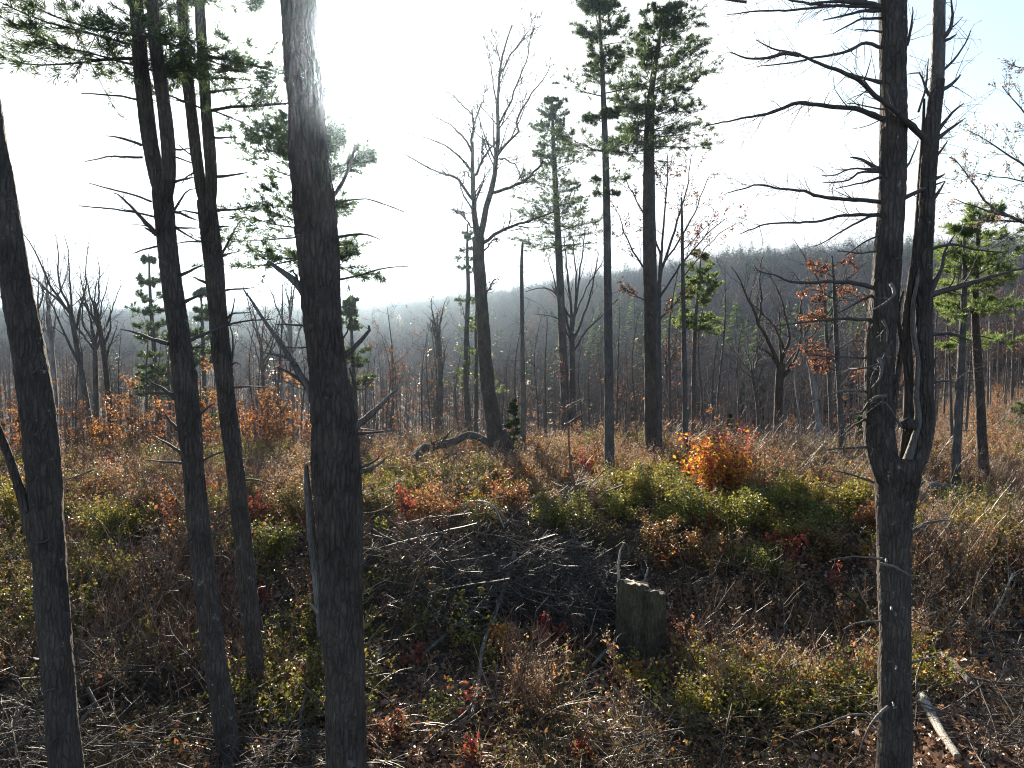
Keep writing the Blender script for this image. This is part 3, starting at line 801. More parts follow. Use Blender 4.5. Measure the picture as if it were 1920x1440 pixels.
    br = [([(1656, 90), (1635, 83), (1618, 81), (1600, 92), (1570, 102), (1525, 108), (1487, 117), (1418, 125)], 6), ([(1656, 156), (1613, 145), (1585, 137)], 7),
          ([(1731, 258), (1700, 227, -.2), (1657, 192, -.35), (1637, 177, -.4), (1617, 155, -.5), (1587, 138, -.6), (1547, 123, -.6), (1513, 108, -.5), (1477, 97, -.5), (1445, 90, -.5), (1418, 75, -.5)], 12),
          ([(1500, 104, -.5), (1477, 99, -.5), (1440, 108, -.6), (1407, 110, -.6), (1390, 106, -.6), (1368, 97, -.6)], 7),
          ([(1656, 225), (1627, 212), (1600, 204), (1563, 202), (1513, 195), (1493, 195), (1467, 205), (1430, 217), (1403, 221), (1350, 232), (1325, 236)], 10),
          ([(1656, 379), (1600, 374), (1567, 373), (1527, 367), (1510, 359), (1483, 357), (1453, 353), (1423, 347), (1400, 353), (1360, 364)], 8),
          ([(1656, 403), (1613, 403), (1573, 405), (1540, 414), (1513, 417), (1463, 419), (1430, 423), (1385, 440)], 6), ([(1652, 405), (1630, 407), (1607, 418), (1573, 437), (1547, 453), (1527, 462)], 4.5),
          ([(1656, 323), (1633, 310), (1613, 298), (1593, 295)], 10), ([(1656, 323), (1613, 323), (1593, 337), (1567, 342), (1543, 342)], 5), ([(1656, 330), (1613, 343), (1567, 353)], 4), ([(1656, 321), (1600, 317), (1567, 328), (1540, 329)], 4),
          ([(1658, 17), (1630, 7), (1607, 5), (1563, 3), (1513, 7)], 12), ([(1658, 18), (1613, 22), (1580, 30), (1543, 38)], 7), ([(1656, 15), (1597, 12), (1563, 12), (1513, 17), (1467, 21), (1423, 22), (1397, 25), (1362, 29)], 6),
          ([(1656, 35), (1617, 35), (1597, 45), (1563, 62)], 5), ([(1653, 60), (1628, 57), (1602, 56)], 3.5), ([(1563, 12), (1510, 5), (1440, -12), (1400, -30)], 5), ([(1400, 4), (1370, 0), (1340, -2)], 5),
          ([(1656, 205), (1620, 198), (1588, 193)], 3), ([(1656, 440), (1620, 455), (1585, 480)], 3.5), ([(1652, 470), (1610, 475), (1570, 470)], 3),
          ([(1766, 72), (1780, 57), (1785, 27), (1782, -12)], 9), ([(1768, 78), (1780, 73), (1794, 65)], 7), ([(1768, 132), (1793, 107), (1810, 80), (1820, 55)], 4.5), ([(1764, 170), (1787, 155), (1802, 138)], 9),
          ([(1752, 254), (1773, 227), (1790, 207), (1808, 193)], 8), ([(1752, 265), (1780, 243), (1808, 222)], 9), ([(1750, 299), (1763, 284), (1777, 264)], 6), ([(1748, 338), (1760, 332), (1772, 326)], 8), ([(1690, 374), (1727, 357), (1773, 340)], 9),
          ([(1745, 380), (1760, 360), (1773, 340)], 8), ([(1700, 85), (1708, 50), (1711, 14)], 6), ([(1694, 322), (1708, 298), (1722, 262)], 4), ([(1722, 210), (1735, 165), (1740, 110)], 4), ([(1742, 180), (1728, 145), (1725, 138), (1700, 139)], 5),
          ([(1740, 556), (1758, 548), (1780, 543), (1813, 533), (1847, 522), (1880, 512), (1930, 500)], 13), ([(1742, 628), (1780, 625), (1803, 632), (1822, 640)], 8), ([(1735, 715), (1747, 693), (1757, 668)], 8), ([(1738, 724), (1760, 715), (1790, 715)], 6),
          ([(1742, 554), (1755, 525), (1767, 500), (1772, 470), (1790, 440)], 10), ([(1740, 470), (1780, 458), (1830, 468), (1890, 475)], 6),
          ([(1640, 541), (1597, 530), (1557, 528), (1513, 530), (1480, 527), (1447, 513), (1423, 508), (1413, 497)], 8), ([(1640, 552), (1607, 567), (1573, 587)], 6), ([(1636, 600), (1580, 598), (1530, 602), (1480, 607), (1447, 613)], 6),
          ([(1632, 672), (1580, 670), (1513, 667)], 3.5), ([(1632, 838), (1590, 840), (1553, 843)], 4), ([(1632, 780), (1597, 800), (1577, 817)], 5), ([(1640, 905, -.1), (1600, 890), (1560, 880)], 4), ([(1672, 640, -.2), (1650, 680, -.4), (1615, 690, -.4), (1590, 690)], 4)]
    for pts, w in br:
        dead_branch(t, rng, path(pts, d), (w + .6) * .5 * d / FPX, 0.005, twigs=14, tl=0.3, k=7, wig=0.012)
    pale = [([(1632, 733), (1600, 732), (1573, 735), (1547, 743), (1507, 760)], 6), ([(1660, 742, -.3), (1643, 745, -.35), (1627, 757, -.3), (1613, 773), (1573, 778)], 7), ([(1690, 800, -.25), (1660, 755, -.35), (1640, 762, -.4), (1625, 775, -.4)], 5),
            ([(1670, 532, -.3), (1677, 548, -.4), (1664, 566, -.45), (1633, 583, -.4)], 7), ([(1647, 672, -.35), (1653, 690, -.42), (1648, 713, -.45), (1633, 727, -.4)], 8), ([(1655, 600, -.3), (1664, 618, -.36), (1664, 640, -.4)], 6),
            ([(1662, 1047), (1643, 1047, -.2), (1600, 1043, -.3), (1557, 1050, -.3)], 5), ([(1650, 1057, -.4), (1680, 1064, -.45), (1714, 1084, -.4)], 6), ([(1700, 1004), (1733, 983), (1757, 978), (1785, 975)], 9), ([(1698, 1246), (1730, 1237), (1764, 1230)], 7),
            ([(1664, 1326, -.35), (1637, 1353, -.6), (1620, 1387, -.7), (1608, 1424, -.7)], 7), ([(1690, 1262), (1700, 1258), (1716, 1260)], 4), ([(1650, 1165), (1610, 1167), (1580, 1180)], 4), ([(1655, 1345), (1600, 1340), (1550, 1358), (1495, 1378)], 5)]
    for pts, w in pale:
        dead_branch(t, rng, path(pts, d), w * .5 * d / FPX, 0.004, 'dead_wood', twigs=3, tl=0.16, k=7)
    for x, y in ((1672, 1143), (1681, 1253), (1676, 1322), (1662, 1052)):
        dead_branch(t, rng, path([(x, y, -.17), (x - 1, y - 4, -.24), (x - 1, y + 2, -.29)], d), 4 * .5 * d / FPX, 0.01, 'pale_wood', 'stub', twigs=0)
    pine_crown(t, rng, PL, RL, 0.80, 1.0, lambda q: 2.2 * (1 - q) + 0.4, 0.8, tuft=0.2, blades=5, per=3, bw=0.014)
near_trees()

# ------------------------------------------------------------------ trees of the middle distance
def mid_tree(name, label, pxs, widths, mat, seed, k=10, step=0.25, rough=0.05, cat='tree', dd=None):
    rng = np.random.RandomState(seed)
    b = gpx(pxs[0][0], pxs[0][1])
    if not dd and b[1] > 41: dd = 41          # beyond the brow: stands just behind it
    d = dd or b[1]
    if dd: b = px(pxs[0][0], pxs[0][1], dd); b[2] = ground(b[0], b[1])
    t = thing(name, label, cat, b)
    x0, y0 = pxs[0]; w0 = widths[0]           # root flare
    pxs = [(x0, y0), (x0, y0 - w0 * .5), (x0 + (pxs[1][0] - x0) * .3, y0 - w0 * 1.3)] + list(pxs[1:]); widths = [w0 * 1.75, w0 * 1.2, w0 * 1.0] + list(widths[1:])
    o, P, R = stem(t, 'trunk', pxs, widths, d, mat, k, step, rough, seed, True)
    # root flare
    return t, rng, P, R, d

LV = dict
def mid_trees():
    # broad bare tree with V-shaped crown
    t, rng, P, R, d = mid_tree('bare_tree', 'tall bare broad-crowned tree with a V fork in the middle of the clearing', [(940, 872), (932, 835), (923, 780), (912, 700), (905, 600), (899, 510), (896, 445)], [40, 33, 29, 26, 24, 23, 22], 'pine_bark', 201, 16, 0.12, 0.06)
    f = d / FPX
    L = [([(897, 450), (891, 415), (888, 380), (887, 333), (885, 283), (887, 240), (885, 207)], 15, 4), ([(899, 450), (906, 420), (911, 390), (923, 353), (930, 310), (933, 285), (933, 233), (933, 197), (937, 140), (938, 113), (950, 83), (960, 43)], 15, 2.5),
         ([(887, 375), (870, 353), (857, 333), (840, 327), (820, 320), (787, 305), (753, 282), (722, 271)], 7, 2), ([(886, 326), (867, 300), (847, 285), (827, 273), (790, 260), (747, 257)], 6, 1.6),
         ([(885, 284), (867, 253), (847, 230), (820, 207), (790, 185)], 6, 1.6), ([(886, 215), (870, 197), (853, 177), (835, 163)], 4, 1.4), ([(887, 240), (897, 213), (907, 193), (915, 170)], 4, 1.4), ([(888, 334), (907, 293), (931, 258)], 7, 4),
         ([(922, 361), (960, 352), (993, 337), (1017, 313)], 8, 4), ([(899, 462), (933, 437), (967, 425), (1003, 413), (1037, 402)], 9, 3), ([(934, 290), (957, 263), (973, 247), (970, 230), (987, 197), (1010, 170), (1030, 140)], 6, 1.6),
         ([(934, 236), (957, 193), (973, 153), (990, 117), (995, 80)], 5, 1.5), ([(933, 200), (923, 150), (917, 107), (907, 87)], 4, 1.4), ([(937, 142), (957, 100), (983, 63), (1003, 17)], 4, 1.2), ([(886, 400), (860, 388), (845, 376)], 3, 1.5), ([(888, 430), (870, 410), (858, 403)], 4, 2),
         ([(904, 560), (915, 540), (928, 518)], 6, 3), ([(908, 470), (922, 455), (935, 452)], 4, 2), ([(887, 345), (880, 330), (872, 322), (870, 345)], 4, 1.5), ([(936, 297), (965, 296), (980, 312)], 4, 1.5), ([(938, 115), (930, 85), (922, 62)], 3, 1), ([(905, 290), (903, 265), (902, 250)], 6, 4)]
    limbs = []
    for i, (p, w, w2) in enumerate(L):
        q = path(p, d); n = len(q)
        off = rng.normal() * 0.9 if i > 1 else (0.3 if i else -0.3)
        q[:, 1] += np.linspace(0, 1, n) ** 1.3 * off * (0.4 if i < 2 else 1.4)
        limbs.append((q, (w * .42 * f, w2 * .42 * f)))
    bare_limbs(t, rng, limbs, [(15, LV(t0=0.2, t1=1.0, ratio=0.34, ang=(25, 60), up=0.10, wig=0.13, n=6, rr=0.5, rmin=0.014)), (6, LV(t0=0.2, t1=1.0, ratio=0.5, ang=(25, 60), up=0.06, wig=0.15, n=5, rr=0.6, rmin=0.011))], 'pine_bark', k=8)

    # thin poles beside it
    t, rng, P, R, d = mid_tree('thin_pine', 'thin crooked pole with a tuft of needles, left of the V-forked bare tree', [(878, 832), (876, 780), (873, 700), (875, 620), (878, 540), (876, 480), (877, 420)], [11, 10, 9, 9, 8, 6, 3], 'grey_bark', 205)
    pine_crown(t, rng, P, R, 0.70, 1.0, lambda q: 0.9 * (1 - q) + 0.25, 0.5, (2, 4), tuft=0.16, twn=6, bw=0.012); whisk(t, rng, P, R, 0.3, 0.8, 10, (0.4, 1.1))
    t, rng, P, R, d = mid_tree('thin_pine', 'slim pine with pale green boughs close behind the V-forked bare tree', [(893, 828), (893, 760), (893, 680), (893, 600), (896, 540)], [9, 8, 7, 6, 3], 'grey_bark', 206)
    pine_crown(t, rng, P, R, 0.42, 0.98, lambda q: 1.5 * (1 - q) + 0.2, 0.7, (2, 4), tuft=0.16, twn=7, bw=0.012, mat='needles_bright'); whisk(t, rng, P, R, 0.1, 0.5, 6, (0.4, 1.0))
    # snag
    t, rng, P, R, d = mid_tree('dead_snag', 'branchless-topped dead snag with short drooping side twigs', [(981, 856), (981, 780), (980, 700), (979, 600), (978, 500), (980, 455)], [11, 10, 9, 8, 7, 4], 'dead_wood', 207)
    t['label'] = 'slender dead snag with short drooping twigs right of the V-forked bare tree'
    whisk(t, rng, P, R, 0.2, 0.95, 24, (0.5, 1.4), el=(-10, 25), droop=-0.05)
    # pines
    t, rng, P, R, d = mid_tree('pine_tree', 'middle-height pine with layered dark crown just right of the V-forked bare tree', [(1064, 842), (1058, 720), (1053, 600), (1048, 480), (1043, 380), (1038, 280), (1035, 185)], [17, 16, 15, 14, 12, 8, 3], 'grey_bark', 208)
    pine_crown(t, rng, P, R, 0.54, 0.99, lambda q: 3.0 * (1 - q) ** .7 + 0.3, 0.5, (3, 6), tuft=0.17, blades=8, bw=0.011, twn=11, per=5, gap=0.12); whisk(t, rng, P, R, 0.25, 0.6, 16, (0.8, 2.2), el=(-5, 30))
    t, rng, P, R, d = mid_tree('bare_tree', 'vase-shaped bare sapling tree tight against a pine pole', [(1075, 834), (1074, 760), (1073, 690), (1072, 625)], [14, 12, 11, 10], 'grey_bark', 209)
    t['label'] = 'bare tree with steep vase-shaped limbs right of the middle-height pine'
    f = d / FPX
    L = [([(1072, 640), (1060, 590), (1045, 555), (1020, 540), (985, 548)], 6), ([(1072, 630), (1070, 570), (1062, 500), (1058, 440)], 7), ([(1073, 620), (1082, 550), (1092, 480), (1098, 430)], 7), ([(1074, 640), (1095, 590), (1112, 530), (1122, 470)], 6),
         ([(1075, 660), (1100, 620), (1130, 590), (1160, 560)], 5), ([(1073, 600), (1050, 560), (1030, 490)], 5), ([(1073, 650), (1050, 600), (1010, 590)], 4), ([(1075, 610), (1080, 540), (1075, 450)], 6), ([(1074, 600), (1100, 540), (1130, 490)], 4)]
    limbs = [(path([(x, y, k * o) for k, (x, y) in enumerate(p)], d), (w * .5 * f, 1.3 * .5 * f)) for p, w in L for o in [rng.uniform(-.35, .35)]]
    bare_limbs(t, rng, limbs, [(7, LV(t0=0.3, t1=1.0, ratio=0.4, ang=(15, 40), up=0.10, wig=0.08, n=6, rr=0.5, rmin=0.012)), (5, LV(t0=0.2, t1=1.0, ratio=0.5, ang=(20, 50), up=0.06, wig=0.12, n=4, rr=0.6, rmin=0.009))], 'grey_bark')
    t, rng, P, R, d = mid_tree('pine_tree', 'tall straight pine with a long bare trunk and thin high crown reaching the top edge', [(1144, 908), (1142, 780), (1140, 600), (1138, 420), (1135, 280), (1130, 150), (1126, 70), (1122, -10)], [20, 18, 16, 14, 12, 9, 6, 3], 'grey_bark', 210, 12, 0.2)
    pine_crown(t, rng, P, R, 0.665, 0.995, lambda q: 2.05 * (1 - q) ** .35 * (0.75 + 0.4 * math.sin(q * 19)) + 0.15, 0.45, (3, 6), tuft=0.17, blades=8, bw=0.010, twn=11, per=5, gap=0.22); whisk(t, rng, P, R, 0.35, 0.68, 15, (0.5, 1.5), el=(-15, 20))
    pine_crown(t, rng, P, R, 0.585, 0.63, lambda q: 0.75, 0.5, (2, 3), tuft=0.17, bw=0.01, twn=9, gap=0.0, name='low_tuft')
    t, rng, P, R, d = mid_tree('pine_tree', 'dense dark green pine, tallest crown right of centre, with twin trunk', [(1222, 877), (1220, 760), (1218, 600), (1215, 420), (1215, 300), (1218, 200), (1230, 110), (1244, 28)], [26, 24, 22, 20, 17, 14, 9, 3], 'pine_bark', 211, 12, 0.2)
    pine_crown(t, rng, P, R, 0.70, 0.995, lambda q: 2.7 * (1 - q) ** .45 * (0.8 + 0.3 * math.sin(q * 15 + 1)) + 0.2, 0.42, (4, 7), tuft=0.18, blades=8, bw=0.011, twn=12, per=6, gap=0.10, azbias=(0, 0.3), rise=(0, 45)); whisk(t, rng, P, R, 0.35, 0.72, 14, (0.7, 1.8), el=(-5, 30))
    stem(t, 'second_trunk', [(1230, 876), (1229, 760), (1228, 600), (1224, 420), (1222, 280), (1224, 190)], [14, 13, 12, 11, 10, 6], d + 0.2, 'grey_bark', 8, 0.25, 0.05, 5, True)
    # maple with a few dry red leaves
    t, rng, P, R, d = mid_tree('maple_tree', 'fine-twigged maple with a few dry reddish leaves beside the dense green pine', [(1236, 866), (1236, 740), (1234, 620), (1236, 540), (1240, 470)], [12, 11, 10, 8, 6], 'grey_bark', 212)
    f = d / FPX
    L = [([(1236, 560), (1262, 520), (1290, 480), (1325, 440), (1360, 410)], 5), ([(1238, 520), (1255, 460), (1275, 400), (1290, 340), (1295, 290)], 6), ([(1239, 480), (1245, 420), (1250, 350), (1252, 285)], 5), ([(1236, 540), (1205, 500), (1180, 460), (1160, 400)], 5),
         ([(1235, 580), (1200, 560), (1165, 535)], 4), ([(1239, 480), (1220, 430), (1195, 380), (1170, 330)], 4), ([(1240, 500), (1280, 440), (1310, 380), (1330, 330)], 4), ([(1236, 600), (1265, 570), (1285, 545)], 4)]
    limbs = [(path([(x, y, k * o) for k, (x, y) in enumerate(p)], d), (w * .5 * f, 1.3 * .5 * f)) for p, w in L for o in [rng.uniform(-.4, .4)]]
    bare_limbs(t, rng, limbs, [(9, LV(t0=0.2, t1=1.0, ratio=0.4, ang=(25, 60), up=0.05, wig=0.12, n=6, rr=0.5, rmin=0.012)), (5, LV(t0=0.2, t1=1.0, ratio=0.5, ang=(25, 60), up=0.03, wig=0.15, n=4, rr=0.6, rmin=0.009))], 'grey_bark', leaf=('oak_leaf', 3, 0.11, 0.8))
    t, rng, P, R, d = mid_tree('thin_tree', 'thin straight leafless pole with side twigs between the dense pine and the small bright pine', [(1286, 868), (1284, 760), (1282, 620), (1280, 500), (1278, 370)], [11, 10, 9, 7, 3], 'grey_bark', 213)
    whisk(t, rng, P, R, 0.3, 0.97, 26, (0.5, 1.6), el=(-5, 35))
    bare_limbs(t, rng, [(path([(1281, 520), (1320, 470), (1360, 430), (1400, 412, .3)], d), (0.03, 0.008)), (path([(1280, 470), (1310, 440), (1350, 400)], d), (0.025, 0.008))], [(14, LV(t0=0.2, t1=1.0, ratio=0.3, ang=(25, 60), up=0.05, wig=0.12, n=5, rr=0.5, rmin=0.005)), (3, LV(t0=0.2, t1=1.0, ratio=0.5, ang=(25, 60), up=0.03, wig=0.15, n=4, rr=0.6, rmin=0.009))], 'grey_bark', leaf=('oak_leaf', 3, 0.1, 0.8))
    t, rng, P, R, d = mid_tree('young_pine', 'small bright green pine on a thin stem right of centre', [(1300, 842), (1300, 760), (1301, 680), (1304, 600), (1310, 540), (1314, 480)], [9, 8, 8, 7, 5, 2], 'grey_bark', 214)
    pine_crown(t, rng, P, R, 0.62, 0.99, lambda q: 1.35 * (1 - q) ** .5 + 0.2, 0.45, (3, 6), tuft=0.19, blades=8, bw=0.013, twn=10, per=5, gap=0.1, mat='needles_bright'); whisk(t, rng, P, R, 0.3, 0.62, 14, (0.5, 1.6), el=(-5, 20))
    # open bare tree
    t, rng, P, R, d = mid_tree('bare_tree', 'low open bare tree with dark trunk and spreading limbs, left of the forked tree', [(1457, 842), (1459, 780), (1461, 720), (1464, 680)], [18, 16, 16, 15], 'pine_bark', 215)
    f = d / FPX
    L = [([(1462, 700), (1450, 660), (1436, 630), (1422, 610), (1415, 585), (1400, 555), (1385, 520), (1370, 500)], 9), ([(1463, 690), (1470, 660), (1480, 640), (1475, 600), (1460, 550), (1440, 510)], 7), ([(1463, 710), (1480, 690), (1497, 660), (1502, 630), (1500, 580), (1510, 530)], 8), ([(1460, 690), (1445, 665), (1430, 655), (1418, 650)], 6),
         ([(1422, 610), (1428, 570), (1425, 520), (1430, 480)], 5), ([(1470, 655), (1450, 610), (1410, 570)], 5), ([(1464, 690), (1462, 620), (1460, 560)], 5), ([(1464, 695), (1500, 650), (1530, 620), (1545, 570)], 4)]
    limbs = [(path([(x, y, k * o) for k, (x, y) in enumerate(p)], d), (w * .5 * f, 1.3 * .5 * f)) for p, w in L for o in [rng.uniform(-.3, .3)]]
    bare_limbs(t, rng, limbs, [(7, LV(t0=0.3, t1=1.0, ratio=0.4, ang=(20, 50), up=0.08, wig=0.1, n=6, rr=0.5, rmin=0.012)), (5, LV(t0=0.2, t1=1.0, ratio=0.5, ang=(20, 55), up=0.05, wig=0.14, n=4, rr=0.6, rmin=0.009))], 'pine_bark')
    # oak holding red leaves
    t, rng, P, R, d = mid_tree('oak_tree', 'slim grey oak holding clusters of dull red leaves, next to the forked tree', [(1580, 882), (1577, 800), (1573, 720), (1568, 640), (1565, 560), (1560, 480)], [11, 11, 10, 9, 7, 3], 'grey_bark', 216)
    f = d / FPX; limbs = []
    for k in range(17):
        y = rng.uniform(500, 740); sg = 1 if rng.uniform() < .5 else -1; ln = rng.uniform(25, 75) * (0.6 if y < 560 else 1)
        x0 = np.interp(y, [480, 882], [1560, 1580]); o = rng.uniform(-1, 1)
        limbs.append((path([(x0, y), (x0 + sg * ln * .5, y - ln * .25, o * .4), (x0 + sg * ln, y - ln * .2 + rng.uniform(-8, 8), o)], d), (0.022, 0.008)))
    bare_limbs(t, rng, limbs, [(7, LV(t0=0.3, t1=1.0, ratio=0.45, ang=(25, 60), up=0.0, wig=0.12, n=5, rr=0.6, rmin=0.012)), (5, LV(t0=0.2, t1=1.0, ratio=0.5, ang=(25, 60), up=0.0, wig=0.15, n=4, rr=0.6, rmin=0.009))], 'grey_bark', leaf=('oak_leaf', 4, 0.12, 0.62))
    # right-hand pines
    t, rng, P, R, d = mid_tree('pine_tree', 'pine with bright green crown behind the forked tree, left of the right-hand pair', [(1790, 928), (1794, 840), (1799, 740), (1804, 640), (1808, 540), (1808, 420)], [17, 16, 15, 13, 10, 3], 'grey_bark', 217)
    pine_crown(t, rng, P, R, 0.62, 0.99, lambda q: 1.3 * (1 - q) ** .7 + 0.2, 0.5, (3, 6), tuft=0.17, blades=8, bw=0.010, twn=10, per=4, gap=0.15, mat='needles_bright'); whisk(t, rng, P, R, 0.25, 0.62, 12, (0.5, 1.3), el=(-5, 25))
    t, rng, P, R, d = mid_tree('pine_tree', 'pine with dark lower trunk and drooping green boughs nearest the right edge', [(1846, 922), (1841, 830), (1837, 740), (1831, 650), (1828, 580), (1832, 480), (1838, 400)], [22, 18, 17, 15, 12, 9, 4], 'pine_bark', 218, 12)
    pine_crown(t, rng, P, R, 0.55, 0.97, lambda q: 1.9 * (1 - q) ** .5 + 0.25, 0.5, (3, 6), tuft=0.18, blades=8, bw=0.010, twn=11, per=5, gap=0.15, mat='needles_bright', azbias=(0, 0.2)); whisk(t, rng, P, R, 0.25, 0.55, 9, (0.5, 1.2))
    t, rng, P, R, d = mid_tree('thin_tree', 'thin bare sapling stem just left of the right-hand pair of pines', [(1787, 870), (1784, 780), (1780, 680), (1775, 600)], [5, 5, 4, 2], 'grey_bark', 219)
    whisk(t, rng, P, R, 0.3, 0.95, 8, (0.4, 1.0), el=(10, 45))
    # leafy branches reaching in from the right edge
    d = 22.0; base = px(2080, 1000, d); base[2] = ground(base[0], base[1])
    rng = np.random.RandomState(220)
    t = thing('oak_tree', 'thinly leaved tree outside the right edge, fine branches reaching into the upper corner', 'tree', base)
    o, P, R = stem(t, 'trunk', [(2080, 1000), (2075, 800), (2068, 600), (2060, 450), (2055, 300), (2050, 120), (2045, -60)], [26, 24, 22, 20, 17, 12, 4], d, 'grey_bark', 12, 0.2, 0.05, 9, True)
    f = d / FPX
    L = [([(2062, 480), (1990, 440), (1920, 416), (1870, 402), (1830, 388), (1790, 372)], 9), ([(2065, 460), (1980, 420), (1920, 417), (1850, 412), (1800, 416)], 7), ([(2058, 400), (1980, 350), (1920, 310), (1860, 270), (1820, 250)], 7), ([(2055, 330), (1980, 270), (1920, 210), (1880, 160)], 6),
         ([(1900, 408), (1860, 390), (1830, 350), (1800, 310), (1780, 295)], 5), ([(2060, 420), (1990, 370), (1920, 340), (1870, 330), (1830, 325)], 5), ([(2052, 200), (1990, 160), (1930, 130), (1890, 120)], 5), ([(2066, 560), (2000, 520), (1940, 500)], 6), ([(2055, 300), (2000, 240), (1940, 240), (1900, 250)], 5)]
    limbs = [(path([(x, y, k * oo) for k, (x, y) in enumerate(p)], d), (w * .5 * f, 1.4 * .5 * f)) for p, w in L for oo in [rng.uniform(-.2, .2)]]
    bare_limbs(t, rng, limbs, [(12, LV(t0=0.35, t1=1.0, ratio=0.3, ang=(25, 55), up=0.04, wig=0.1, n=6, rr=0.5, rmin=0.006)), (5, LV(t0=0.2, t1=1.0, ratio=0.5, ang=(25, 60), up=0.02, wig=0.14, n=4, rr=0.6, rmin=0.009))], 'grey_bark', leaf=('tan_leaf', 3, 0.09, 0.6))
    # left distance
    t, rng, P, R, d = mid_tree('pine_tree', 'distant pine with feathery crown behind the two-stemmed pine on the left', [(302, 815), (294, 720), (288, 640), (282, 560), (279, 475)], [9, 8, 8, 6, 2], 'grey_bark', 221, dd=46)
    pine_crown(t, rng, P, R, 0.45, 0.99, lambda q: 1.5 * (1 - q) ** .6 + 0.2, 0.6, (3, 6), tuft=0.26, blades=7, bw=0.018, twn=9, per=4, gap=0.15)
    t, rng, P, R, d = mid_tree('pine_tree', 'slim distant pine with ragged crown just right of the thickest trunk', [(670, 822), (665, 740), (661, 660), (656, 560)], [9, 8, 7, 2], 'grey_bark', 222, dd=44)
    pine_crown(t, rng, P, R, 0.5, 0.99, lambda q: 1.0 * (1 - q) ** .6 + 0.25, 0.6, (3, 5), tuft=0.25, bw=0.018, twn=8, per=4, gap=0.2)
    t, rng, P, R, d = mid_tree('pine_tree', 'blurred green pine top between the second and third trunks on the left', [(385, 830), (383, 720), (380, 620), (376, 540)], [9, 8, 6, 2], 'grey_bark', 223, dd=48)
    pine_crown(t, rng, P, R, 0.35, 0.99, lambda q: 1.6 * (1 - q) ** .6 + 0.2, 0.6, (3, 6), tuft=0.26, bw=0.018, twn=9, per=4, gap=0.2)
    # bare trees on the far left and centre
    specs = [('dark leaning bare tree standing left of the two-stemmed pine', [(211, 818), (203, 740), (196, 670), (186, 610)], 12, 40, 1.0, 'pine_bark'),
             ('grey bare tree with upright limbs beside the leaning dark one', [(181, 812), (180, 730), (178, 650)], 11, 42, 1.3, 'grey_bark'),
             ('pale-barked tree with a fine bare crown just right of the far-left trunk', [(106, 815), (104, 740), (98, 660), (92, 590)], 10, 44, 1.1, 'birch_bark'),
             ('leaning bare tree with the highest wispy crown on the left', [(176, 830), (160, 740), (146, 660), (134, 590)], 12, 40, 1.4, 'grey_bark'),
             ('bare tree left in the group, its crown crossing the left skyline', [(64, 820), (66, 720), (72, 640), (70, 580)], 9, 46, 1.2, 'grey_bark'),
             ('bare grey tree with rounded crown left of the V-forked tree', [(823, 822), (826, 740), (826, 690), (823, 640)], 12, 48, 0.9, 'grey_bark'),
             ('thin bare tree between the third trunk and the thickest trunk', [(497, 830), (494, 730), (490, 650)], 8, 46, 1.1, 'grey_bark'),
             ('white-barked birch left of the thickest trunk', [(552, 838), (549, 760), (546, 680), (544, 600)], 10, 40, 0.9, 'birch_bark'),
             ('slender white-barked birch nearer the third trunk', [(531, 828), (530, 750), (527, 670)], 7, 43, 0.8, 'birch_bark'),
             ('blue-grey leaning bare trunk behind the red-leaved oak', [(1535, 808), (1528, 750), (1520, 690), (1508, 660)], 11, 40, 0.7, 'birch_bark'),
             ('bare tree with a reddish crown between the two green pines right of centre', [(1256, 842), (1254, 760), (1250, 690)], 8, 40, 0.6, 'grey_bark'),
             ('bare dark tree right of the open low bare tree', [(1424, 830), (1420, 760), (1410, 700)], 8, 46, 0.9, 'grey_bark'),
             ('spreading bare tree behind the forked tree, limbs over the hill', [(1560, 835), (1556, 740), (1550, 640), (1546, 560)], 8, 42, 1.0, 'grey_bark')]
    for i, (lab, p, w, dd, hs, mt) in enumerate(specs):
        t, rng, P, R, d = mid_tree('bare_tree', lab, p, [w, w * .9] + [w * .8] * (len(p) - 2), mt, 300 + i, 7, 0.4, 0.04, dd=dd)
        limbs = []; tip = P[-1]
        for k in range(7):
            a = rng.uniform(0, 6.283); e = math.radians(rng.uniform(45, 80)); l = rng.uniform(2.2, 4.2) * hs
            dv = np.array([math.cos(a) * math.cos(e), math.sin(a) * math.cos(e), math.sin(e)])
            st = P[int((len(P) - 1) * rng.uniform(0.72, 1.0))] if k > 2 else tip
            q = [st]
            for s in range(5):
                dv = nrm(dv + rng.normal(size=3) * 0.12 + [0, 0, 0.05]); q.append(q[-1] + dv * l / 5)
            limbs.append((np.array(q), (R[-1] * .6, 0.012)))
        bare_limbs(t, rng, limbs, [(7, LV(t0=0.2, t1=1.0, ratio=0.45, ang=(20, 50), up=0.08, wig=0.12, n=5, rr=0.5, rmin=0.010)), (4, LV(t0=0.2, t1=1.0, ratio=0.5, ang=(20, 50), up=0.05, wig=0.15, n=4, rr=0.6, rmin=0.009))], mt, leaf=('yellow_leaf', 1, 0.16, 0.05) if i == 0 else (('oak_leaf', 2, 0.12, 0.4) if i == 10 else None), k=5)
mid_trees()

# ------------------------------------------------------------------ the crowded young stand in the valley
def copy_tree(o, loc, rz, sc):
    r = o.copy(); COL.objects.link(r)
    r.location = loc; r.rotation_euler = (0, 0, rz); r.scale = (sc, sc, sc)
    for ch in o.children:
        c = ch.copy(); COL.objects.link(c); c.parent = r
        for g in ch.children:
            e = g.copy(); COL.objects.link(e); e.parent = c
    return r

